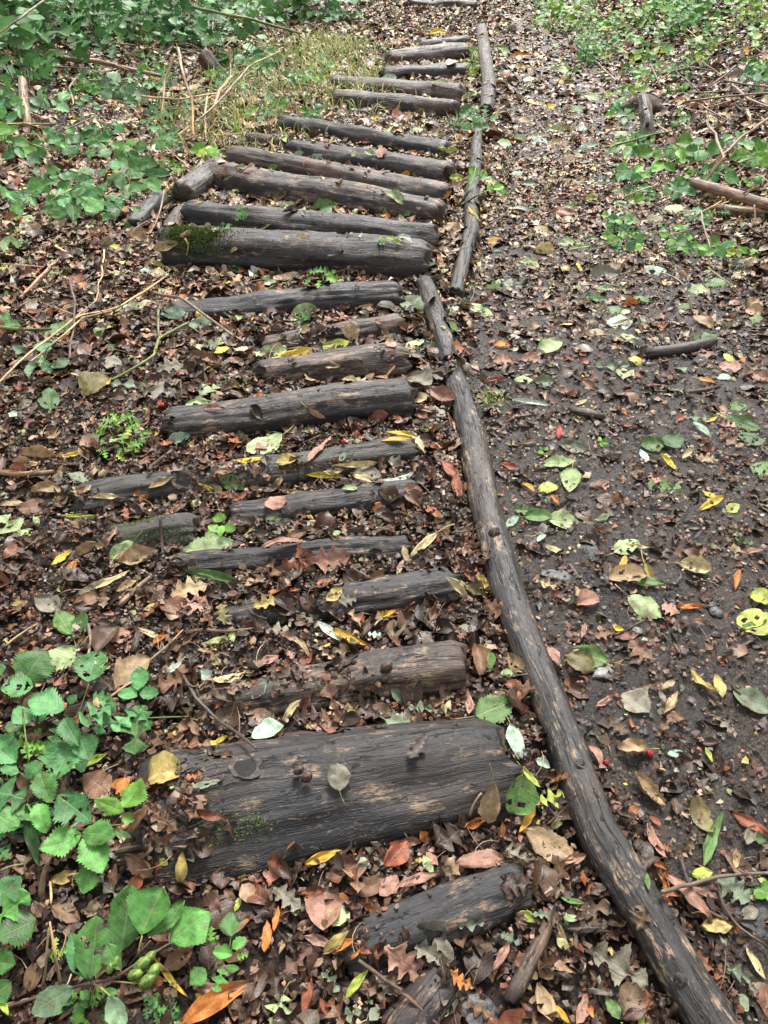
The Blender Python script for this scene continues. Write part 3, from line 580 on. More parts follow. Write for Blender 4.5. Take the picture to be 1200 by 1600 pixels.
(600, 0): """342 148 396 176 e 60 g s;624 296 668 322 e 70 pg;122 402 82 424 e 56 pg;170 462 228 466 e 44 yg;148 264 198 256 e 50 pg;106 556 52 546 e 60 oy;64 622 8 600 e 50 pg;204 556 252 560 e 60 yg;668 448 608 470 e 44 bg
680 474 748 450 e 42 yg;700 524 764 522 e 50 g;602 492 552 508 e 50 t;764 600 708 610 e 54 g;722 634 770 642 e 56 gg;666 616 628 630 e 70 yg;938 646 864 672 e 60 pg;962 776 878 768 e 60 gg;812 768 750 772 e 44 g
600 756 544 760 e 46 pg;452 662 400 650 w 32 w;696 692 708 650 w 36 w;704 694 752 658 w 30 w;400 430 448 446 e 54 pg;570 784 662 772 w 14 pg;370 756 318 758 e 50 oy;296 690 262 642 w 28 y;476 574 422 578 e 50 gg
602 666 520 670 e 36 pb;40 240 -10 246 e 50 bg;206 770 130 60 g 1 t""".replace(';206 770 130 60 g 1 t', '').replace("206 770 130 60 g 1 t", "")+""";446 170 390 186 e 50 o;476 184 440 172 w 40 t;410 210 450 212 w 40 y;200 106 134 112 w 24 y;100 360 50 370 e 60 t;30 600 60 640 e 50 pg;460 376 410 386 w 40 t
300 400 340 400 e 60 gg;360 594 390 606 e 60 g;560 268 596 256 e 60 ol;736 320 738 360 w 40 bg;820 700 870 680 e 80 ol;480 60 510 76 e 60 pg;640 500 620 520 e 60 gg;1130 140 1140 180 w 40 oy;1124 192 1154 186 w 60 y
1060 240 1140 244 e 50 gr;40 740 90 760 w 30 w;350 50 370 44 e 60 bg;290 24 310 30 e 60 y;790 560 826 570 w 24 y;740 720 700 726 w 40 y;60 670 84 664 e 70 g;1056 700 1090 702 e 50 bg;170 620 210 600 e 50 o;540 330 500 340 e 40 y
470 320 446 318 e 60 y"""}
_r = random.Random(33); _e = []
for (x0, y0, x1, y1, n, cs) in ((770, 60, 1000, 240, 26, 'pg bg cr t ty g pg y'), (760, 240, 1190, 520, 34, 'pg bg g pg cr t ty gg'), (0, 180, 260, 480, 20, 'pg g bg cr t ty'), (560, 20, 740, 250, 12, 'pg t ty cr y'),
                            (820, 560, 1190, 1000, 16, 'pg gg g t pb cr'), (150, 480, 700, 1000, 14, 'pg t cr gg pb'), (1000, 100, 1195, 300, 12, 'pg t cr ty g')):
    for i in range(n):
        x, y = _r.uniform(x0, x1), _r.uniform(y0, y1); l = (13+y*.032)*_r.uniform(.8, 1.5); a = _r.uniform(-.7, .7)+(3.14 if _r.random() < .5 else 0); s_ = _r.choice('owowlrme'); c_ = _r.choice(cs.split())
        _e.append(f"{x*2-l*math.cos(a):.0f} {y*2-l*.7*math.sin(a):.0f} {x*2+l*math.cos(a):.0f} {y*2+l*.7*math.sin(a):.0f} {s_} {26 if s_ == 'w' else 56} {c_} {_r.choice(['m', '', 'h', 'c', 's'])}")
TAB[(0., 0.)] = TAB[(0, 0)]+';'+';'.join(_e)
LEAF_COUNT = 0; HEROES = []; PENDING = []
def tint_arr(n, U, rgb, vein, r, col2=None, m=False):
    c = np.tile(np.array(rgb), (n, 1)); t = U[:, 1]; s = np.abs(U[:, 0]*2-1)
    sd_ = r.random()*50
    k = sm((fbm(U[:, 0]*3+sd_, U[:, 1]*4, sd_, 2)-(.05 if m else .24))*3)
    c2 = np.array(col2 if col2 is not None else (np.array(rgb)*.45+np.array((.09, .06, .035))*.6))
    c = c*(1-k[:, None])+c2*k[:, None]
    return np.concatenate([np.clip(c, .004, .95), np.full((n, 1), vein)], 1)
def place_leaf(x0, y0, x1, y1, shape, ratio, colk, flags, mat, parent=None, name=None, up=None, seed=None, rgb=None, res=None, camtilt=None, uptip=None):
    """a leaf from base pixel to tip pixel, lying on whatever is there; returns the mesh object"""
    seed = int(x0*7+y0*13+x1) % 9973 if seed is None else seed; r = np.random.default_rng(seed)
    cx, cy = (x0+x1)/2, (y0+y1)/2
    C = hit(cx, cy, 0 if up is None else up); far = np.clip((depth_of(C)-1.6)/3, 0, 1)
    nS = normal(C[0], C[1], .02) if up is None else np.array([0, 0, 1.])
    vd = (CAM-C)/np.linalg.norm(CAM-C)
    k = (.22+.35*far if up is None else .45+.5*far) if camtilt is None else camtilt
    if 't' in flags: k += .5
    n = nS+vd*k+r.normal(0, .10, 3)*(1 if up is None else 2.2); n /= np.linalg.norm(n)
    onlog = caps_h(C[0:1], C[1:2])[0] > ground(C[0:1], C[1:2])[0]
    C = C+nS*((.004 if onlog else .015) if up is None else 0)
    def on(px, py):
        d = ray(px, py); return CAM+d*(n@(C-CAM))/(n@d)
    A, B = on(x0, y0), on(x1, y1); ax = B-A; L = float(np.linalg.norm(ax)); ax /= L
    if up is None:      # keep the lower end from sinking
        for E in (A, B):
            g = surf(E[0:1], E[1:2])[0]; 
            if E[2] < g+.003: C = C+np.array([0, 0, (g+.003-E[2])*.55])
        A, B = on(x0, y0), on(x1, y1); ax = B-A; L = float(np.linalg.norm(ax)); ax /= L
    sx = np.cross(ax, n)
    # ratio was read in pixels: undo the foreshortening across the blade
    w0 = (A+B)/2; pa = np.array(topx(w0+sx*.01)); pb_ = np.array(topx(w0-sx*.01)); wpx = np.linalg.norm(pa-pb_)/.02
    Lpx = math.hypot(x1-x0, y1-y0); ratio = ratio*Lpx/wpx/L*1.0; ratio = min(ratio, (1.15 if shape not in 'wg' else .45))
    brownish = colk in ('t', 'b', 'rb', 'db', 'pb', 'gr', 'o', 'ty', 'ol')
    lob = shape in 'lmf'
    if res is None: res = 1 if L*F/depth_of(C) > 30 else 0
    if up is not None: ratio *= 1.12
    nr, nc = ((31, 9) if lob else (25, 9)) if res else ((15, 5) if lob else (10, 5))
    fold = r.uniform(-.02, .22); curl = r.normal(0, .55 if brownish else .42); roll = r.uniform(-.3, 1.0 if brownish else .65); wav = .12 if brownish else .085
    if 'c' in flags: curl = 1.1*r.choice([-1, 1]); roll = 1.2; wav = .18
    if 'R' in flags: roll = 2.3; curl = .2; ratio *= 1.7
    if shape in 'wg': curl = r.normal(0, .7); roll = r.uniform(.1, .9)
    V, Q, U = leafdata(shape, L, ratio, nr, nc, fold, curl, roll, wav, ((.07 if up is None else .11) if shape == 'o' else .03 if shape == 'e' else .08 if lob else 0), seed)
    e0, e1 = V[nc//2], V[(nr-1)*nc+nc//2]                 # keep the tip where it was read
    Ln = math.hypot(e1[1], e1[2]); V *= L/max(Ln, L*.5); a_ = math.atan2(e1[2], e1[1]); ca, sa = math.cos(-a_), math.sin(-a_)
    V = np.stack([V[:, 0], V[:, 1]*ca-V[:, 2]*sa, V[:, 1]*sa+V[:, 2]*ca], 1)
    if up is None:
        V[:, 2] -= min(np.percentile(V[:, 2], 12), 0)*.8
    if 'h' in flags:
        cen = U[Q].mean(1); kill = np.zeros(len(Q), bool)
        for _ in range(r.integers(4, 8)):
            q = r.uniform([.1, .15], [.9, .9]); kill |= (np.hypot((cen[:, 0]-q[0])*1.0, (cen[:, 1]-q[1])*1.4) < r.uniform(.05, .13))
        Q = Q[~kill]
    W = A+V[:, 0:1]*sx+V[:, 1:2]*ax+V[:, 2:3]*n
    base = np.array(LC[colk][0]) if rgb is None else np.array(rgb); base = base*r.uniform(.86, 1.16)
    vein = .9 if 'v' in flags else (.55 if not brownish else .4)
    tint = tint_arr(len(V), U, base, vein, r, m='m' in flags)
    org = A if parent is None else np.array(parent.location)
    o = link(name, mkmesh(name, W-org, Q, mat, U, tint), parent, A if parent is None else None)
    if parent is None: HEROES.append((C[0], C[1], L*.42))
    return o, A, B, ax, n, sx, L
def add_stalk(o, A, ax, n, L, k=.45, rad=None, name='stalk', mat='stalk'):
    r = random.Random(int(abs(A[0])*1e4)); b = r.uniform(-.5, .5); sx = np.cross(ax, n)
    P = [A+ax*L*.06+n*.001, A-ax*L*k*.5+sx*L*k*b*.22+n*.002, A-ax*L*k+sx*L*k*b*.7]
    g = [surf(p[0:1], p[1:2])[0] for p in P]; P = [np.array([p[0], p[1], max(p[2], q+.004)]) for p, q in zip(P, g)]
    rad = rad or max(.0008, L*.013)
    tube_obj(name, P, [rad*.8, rad, rad*1.3], WM[mat], o, m=6, n=7, endround=.1)
POLEPX = [(p[0], p[1]) for p in PNEAR[::-1]]+[(661, 440), (712, 458), (734, 360), (738, 300), (745, 205), (760, 172), (752, 44)]
def polex(y):
    pts = sorted(POLEPX, key=lambda p: p[1]); return float(np.interp(y, [p[1] for p in pts], [p[0] for p in pts]))
for (ox, oy), txt in TAB.items():
    for ent in txt.replace('\n', ';').split(';'):
        f = ent.split()
        if len(f) < 7: continue
        x0, y0, x1, y1 = [float(v)/2+(ox, oy)[i % 2] for i, v in enumerate(f[:4])]
        sh, q, ck = f[4], float(f[5])/100, f[6]; fl = f[7] if len(f) > 7 else ''
        my = (y0+y1)/2
        if my > 585 and abs((x0+x1)/2-(polex(my)+2)) < .62*.5*float(np.interp(my, [p[1] for p in PNEAR[::-1]], [p[2] for p in PNEAR[::-1]])): continue
        o, A, B, ax, n, sx, L = place_leaf(x0, y0, x1, y1, sh, q, ck, fl, M_LEAF, name=LS[sh][2])
        if 's' in fl: add_stalk(o, A, ax, n, L)
        elif ck in ('g', 'pg', 'bg', 'gg', 'yg') and L*F/depth_of(A) > 45 and sh in 'eor': add_stalk(o, A, ax, n, L, .22)
        PENDING.append((o, (x0+x1)/2, (y0+y1)/2, math.hypot(x1-x0, y1-y0), sh, q, ck, fl, L))
# ---- labels: look first, then where it lies
def near_log(x, y):
    best = []
    for (short, (xl, yl, xr, yr), hw) in LMARK:
        t = ((x-xl)*(xr-xl)+(y-yl)*(yr-yl))/((xr-xl)**2+(yr-yl)**2); tc = min(max(t, 0), 1)
        d = y-(yl+tc*(yr-yl)); best.append((short, t, d, hw))
    return best
SPOTS = [(930, 650, "short dark stick on the mud"), (1062, 547, "thick brown stick lying on the mud"), (880, 735, "big veined pale green leaf"), (1030, 690, "pair of round green leaves"), (920, 1015, "bright toothed green leaf"),
         (1180, 965, "large yellowish holed leaf at the right edge"), (940, 1055, "small wet grey stone"), (1112, 1310, "long upright green willow leaf"), (985, 1170, "curled tan stalked leaf"), (840, 598, "mottled green leaf pair"),
         (1060, 270, "broken brown branch"), (1012, 190, "upright rotten post"), (1160, 655, "glossy dark green leaves"), (1110, 780, "yellow three lobed leaf"), (1020, 950, "mottled stalked leaf on the mud"), (860, 540, "pale leaf by the mud path"), (680, 1550, "dark sunken log end"), (1120, 1450, "forked twig at the right edge"),
         (1010, 420, "oval bluish leaf on the path"), (1110, 1080, "twisted tan leaf"), (960, 880, "orange yellow leaf scrap"), (1180, 1360, "green clover like sprig"), (960, 320, "pale folded leaf on the path")]
def size_word(L): return 'large ' if L > .085 else ('small ' if L < .04 else '')
def describe(x, y):
    nl = near_log(x, y); px = polex(y)
    if x > px-28:
        if abs(x-px) < 22+24*(y/1600): return "on the edging pole" if y < 560 else "against the long near pole"
        s = min(SPOTS, key=lambda q: math.hypot(q[0]-x, (q[1]-y)*1.2))
        dx, dy = x-s[0], y-s[1]
        if math.hypot(dx, dy) < 14: return "near the middle of the mud path" if y > 400 else "on the upper path"
        rel = ("right of" if dx > 0 else "left of") if abs(dx) > abs(dy)*1.2 else ("below" if dy > 0 else "above")
        return rel+" the "+s[2]
    inn = [b for b in nl if -.03 < b[1] < 1.03 and abs(b[2]) < b[3]]
    if inn: return "on the "+min(inn, key=lambda b: abs(b[2]))[0]
    ab = [b for b in nl if b[2] > 0]; be = [b for b in nl if b[2] < 0]
    a = min(ab, key=lambda b: b[2]-b[3]) if ab else None; b = min(be, key=lambda q: -q[2]-q[3]) if be else None
    c = min([q for q in (a, b) if q], key=lambda q: abs(q[2])+max(0, -q[1], q[1]-1)*200)
    if c[1] < -.05: return "left of the "+c[0]
    if c[1] > 1.03: return "between the pole and the "+c[0]
    return ("below the " if c is a else "above the ")+c[0]
# ------------------------------------------------------------------ living plants
def plant(name, label, cat, px, py, group=None):
    C = hit(px, py); o = link(name, None, None, C, label, cat, group); return o
def pts(path):       # [(x,y,h)] -> world
    return [hit(x, y, h) for (x, y, h) in path]
def stem_(pl, path, rad, mat='stem', name='stem'):
    P = pts(path); tube_obj(name, P, [rad]*(len(P)-1)+[rad*.7], WM[mat], pl, m=6, step=.012, endround=.1)
PCOL = {'g': (.055, .165, .035), 'dg': (.030, .095, .022), 'lg': (.15, .36, .05), 'bg': (.082, .25, .085), 'pg': (.26, .44, .20), 'mg': (.095, .27, .060), 'yg': (.30, .42, .06), 'sg': (.16, .26, .15)}
def leaves(pl, txt, ox, oy, sc, up, mat=None, stalk=True):
    for k, e in enumerate(txt.replace('\n', ';').split(';')):
        f = e.split()
        if len(f) < 7: continue
        x0, y0, x1, y1 = [float(v)/sc+(ox, oy)[i % 2] for i, v in enumerate(f[:4])]
        h = up*(.7+.5*((k*37) % 10)/10); fl = f[7] if len(f) > 7 else ''
        o, A, B, ax, n, sx, L = place_leaf(x0, y0, x1, y1, f[4], float(f[5])/100, 'g', fl, M_PLANT, pl, 'leaf', up=h, rgb=np.array(PCOL[f[6]])*(1+.25*math.sin(k*2.7+x0)))
        if L*F/depth_of(A) > 26 and depth_of(A) < 2.6 and f[4] != 'w':
            q_ = np.array(pl.location); dn = np.array([q_[0]-A[0], q_[1]-A[1], 0]); dn /= np.linalg.norm(dn)+1e-6
            tube_obj('stalk', [A+ax*L*.05, A-ax*L*.22+dn*L*.08-np.array([0, 0, L*.10]), A-ax*L*.34+dn*L*.34-np.array([0, 0, L*.42])], [L*.011, L*.013, L*.016], WM['stem'], o, m=5, n=7)
# lower left clump
p = plant('dead_nettle', 'clump of bluish green toothed leaves at the left edge above the three part bramble leaf', 'nettle', 55, 1215)
leaves(p, """210 490 0 505 o 64 bg h;400 640 172 580 o 70 bg;210 640 72 720 o 70 bg;555 465 622 268 o 90 bg h;690 610 505 720 m 80 bg h;690 600 600 790 m 60 bg;385 700 318 860 f 60 bg
400 690 500 870 o 60 bg;490 780 560 955 o 84 bg;440 840 345 1070 o 80 bg h;255 955 170 1075 o 64 bg;-60 820 104 970 o 90 bg;0 1000 120 1030 o 60 bg;250 1020 320 1220 o 74 mg;-80 1120 160 1190 m 110 bg m
-60 1260 120 1370 o 80 mg;100 1240 220 1330 o 60 mg;360 1170 570 1340 o 78 bg h;240 1220 290 1410 o 60 mg;40 370 -60 400 e 70 mg;480 540 428 600 e 70 bg;580 540 690 560 m 70 bg;640 560 720 640 o 66 mg;300 1290 370 1240 f 60 bg""", 0, 950, 4, .075)
stem_(p, [(40, 1230, 0), (45, 1200, .05), (40, 1150, .08), (35, 1105, .07)], .0016)
stem_(p, [(55, 1235, 0), (48, 1240, .05), (95, 1258, .07)], .0016); stem_(p, [(90, 1190, 0), (125, 1110, .06), (139, 1068, .08)], .0014); stem_(p, [(50, 1160, 0), (100, 1125, .06), (125, 1120, .07)], .0013)
p = plant('oval_shrub', 'large rounded dark glossy leaf at the left edge just above the nettles', 'seedling', 40, 1090)
leaves(p, "150 470 285 262 o 92 g t;40 420 110 460 e 40 dg", 0, 950, 4, .05)
stem_(p, [(35, 1110, 0), (38, 1075, .04), (8, 1052, .05)], .0015, 'twig')
p = plant('herb_robert', 'small light green feathery herb among the nettles at the left edge', 'herb', 45, 1165)
leaves(p, """180 840 60 836 f 60 lg;180 850 292 866 f 60 lg;180 850 185 955 f 60 lg;200 800 265 752 f 60 lg;165 800 100 770 f 50 lg;180 840 130 910 f 50 lg;200 850 260 930 f 60 lg""", 0, 950, 4, .045)
stem_(p, [(45, 1175, 0), (46, 1162, .03), (48, 1150, .04)], .001)
p = plant('bramble', 'green trailing bramble stem with lobed leaves beside the left end of the cracked log', 'bramble', 165, 1132)
leaves(p, "865 515 868 362 o 74 bg;870 535 992 530 o 66 bg;862 550 735 535 o 60 bg;866 600 845 915 m 66 g;840 640 706 770 m 60 bg;880 610 940 740 m 60 bg", 0, 950, 4, .06)
stem_(p, [(150, 1135, .02), (180, 1129, .03), (230, 1122, .035), (280, 1120, .03), (312, 1120, .012)], .0019); stem_(p, [(216, 1100, .05), (215, 1112, .045), (212, 1126, .03)], .0013)
p = plant('bramble', 'fresh green bramble with a big three part leaf left of the widest log', 'bramble', 130, 1300)
leaves(p, "512 1410 240 1505 o 52 mg;515 1405 722 1430 o 72 mg;515 1440 640 1660 o 76 mg;560 1600 520 1790 o 60 mg;705 1400 822 1436 e 34 pg", 0, 950, 4, .085)
stem_(p, [(100, 1310, 0), (115, 1306, .05), (128, 1302, .08)], .0014); stem_(p, [(128, 1302, .08), (165, 1290, .06), (192, 1288, .05)], .0012)
p = plant('bramble', 'small pale green three part bramble leaf just left of the widest log', 'bramble', 190, 1270)
leaves(p, "770 1270 585 1198 o 52 lg;765 1250 888 1060 o 52 lg;768 1280 838 1335 o 70 lg", 0, 950, 4, .07)
stem_(p, [(186, 1290, 0), (191, 1280, .04), (192, 1268, .065)], .0012)
p = plant('willow_shoot', 'single long dark green blade standing in the nettles at the left edge', 'shoot', 62, 1350)
leaves(p, "160 1220 248 1620 w 18 dg", 0, 950, 4, .07)
p = plant('ground_ivy', 'tiny frilly bright green herb cut by the left edge below the nettles', 'herb', 5, 1325)
leaves(p, "0 1480 70 1500 f 80 bg;0 1500 70 1570 f 80 bg;-20 1440 40 1420 f 70 bg;0 1380 30 1440 f 60 lg", 0, 950, 4, .03)
p = plant('bramble', 'dark green bramble leaves cut by the left edge below the nettles', 'bramble', 5, 1490)
leaves(p, "-60 330 98 206 o 60 bg;-40 430 138 286 m 60 mg;170 405 -30 500 o 66 g;-60 600 74 620 o 90 g;-60 790 54 700 o 76 g;0 790 40 860 e 40 y""".replace('y"', 'y"').replace("e 40 y", "e 40 yg"), 0, 1300, 3, .07)
p = plant('apple_sucker', 'woody shoot with big smooth dark green oval leaves and green cones at the bottom left', 'shrub', 100, 1560)
leaves(p, """565 562 612 242 e 52 g t;660 482 762 258 e 76 g t;690 488 866 318 e 30 g;795 516 985 372 e 66 mg;420 690 452 392 e 56 g ht;412 690 330 470 e 44 bg h;342 728 146 850 e 52 sg;515 768 580 930 e 60 sg;560 640 500 520 e 60 g""", 0, 1300, 3, .10)
stem_(p, [(-10, 1580, .02), (43, 1563, .03), (143, 1535, .06), (173, 1533, .07), (227, 1497, .085), (267, 1473, .095)], .0028, 'branch')
for q in ([(188, 1487, .1), (193, 1510, .08), (186, 1530, .07)], [(222, 1462, .1), (214, 1495, .08)], [(143, 1535, .06), (160, 1545, .07), (172, 1556, .09)], [(140, 1528, .08), (143, 1536, .06)], [(150, 1530, .06), (165, 1505, .07), (190, 1515, .07)], [(173, 1533, .07), (215, 1537, .06)]):
    stem_(p, q, .0018, 'stalk')
def ico(n=2):
    import bmesh
    bm = bmesh.new(); bmesh.ops.create_icosphere(bm, subdivisions=n, radius=1)
    V = np.array([v.co[:] for v in bm.verts]); T = np.array([[v.index for v in f.verts] for f in bm.faces]); bm.free(); return V, T
ICO = {n: ico(n) for n in (1, 2, 3, 4)}
def blob(name, C, ax3, mat, parent=None, sub=3, bumpy=.0, freq=3., seed=0., scales=0, loc=None, up=None, flat=False, **meta):
    V, T = ICO[sub]; k = 1+bumpy*fbm(V[:, 0]*freq+seed, V[:, 1]*freq, V[:, 2]*freq, 3)
    if scales:
        th = np.arctan2(V[:, 1], V[:, 0]); zz = V[:, 2]*scales; k = k+.22*np.cos(th*5+np.floor(zz)*3.1)*(1-np.abs(V[:, 2]))+.10*(zz-np.floor(zz))
    W = V*k[:, None]*np.array(ax3)
    d = Vector(up if up is not None else (0, 0, 1)).normalized(); R = np.array(d.to_track_quat('Z', 'Y').to_matrix()); W = W@R.T
    org = np.array(C) if parent is None else np.array(parent.location)
    return link(name, mkmesh(name, W+np.array(C)-org, None, mat, None, None, not flat, T), parent, org if parent is None else None, **meta)
for (x, y, s, an) in ((211, 1523, 30, .2), (230, 1533, 34, .5), (240, 1519, 32, 1.0), (222, 1507, 34, .6), (234, 1496, 26, .8), (180, 1503, 24, 1.4), (172, 1512, 22, 1.5)):
    C = hit(x, y, .095); L = s*.85*depth_of(C)/F/2
    blob('green_cone', C, (L*.6, L*.6, L*.95), M_HOP, p, 3, .05, 3, x, 5, up=(math.cos(an), math.sin(an), .3))
p = plant('nettle', 'small bright green nettle sprig below the left end of the widest log', 'nettle', 350, 1520)
leaves(p, """1085 492 1080 375 o 72 mg;1092 575 995 562 o 70 mg;1085 545 1156 500 o 60 mg;965 640 888 716 o 70 mg;1045 640 1012 752 m 66 mg;1055 630 1124 640 o 52 mg;1110 590 1168 572 f 60 lg;990 512 990 438 f 60 lg
1020 600 1030 560 o 60 lg;960 500 1020 520 f 50 lg""", 0, 1300, 3, .055)
stem_(p, [(325, 1525, 0), (345, 1510, .03), (360, 1490, .05), (361, 1464, .06)], .0013)
# procedural little herbs: (x, y, n, leaf px, spread x, spread y, shapes, colours, height, name, label, category)
def herb(x, y, n, lp, sx, sy, shapes, cols, h, name, label, cat, group=None, stem=True, seed=None):
    r = random.Random(seed or int(x*3+y)); pl = plant(name, label, cat, x, y+sy*.4, group); used = []
    for k in range(n):
        for _ in range(20):
            a = r.uniform(0, 6.28); q = math.sqrt(r.uniform(.02, 1)); cx, cy = x+math.cos(a)*q*sx, y+math.sin(a)*q*sy
            if all(math.hypot(cx-u, cy-v) > lp*.45 for u, v in used): break
        used.append((cx, cy)); ln = lp*r.uniform(.7, 1.25); b = math.atan2(cy-y, cx-x)+r.gauss(0, .7)
        f = f"{cx-math.cos(b)*ln/2:.1f} {cy-math.sin(b)*ln*.42:.1f} {cx+math.cos(b)*ln/2:.1f} {cy+math.sin(b)*ln*.42:.1f} {r.choice(shapes)} {r.choice((56, 66, 74))} {r.choice(cols)}"
        leaves(pl, f, 0, 0, 1, h*r.uniform(.5, 1.2))
        if stem and k % 2 == 0:
            rad = .0011*max(1, depth_of(pl.location)/2.2)
            stem_(pl, [(x, y+sy*.5, 0), ((x+cx)/2, (y+cy)/2+2, h*.5), (cx-math.cos(b)*ln/2, cy-math.sin(b)*ln*.4, h*.75)], rad)
    return pl
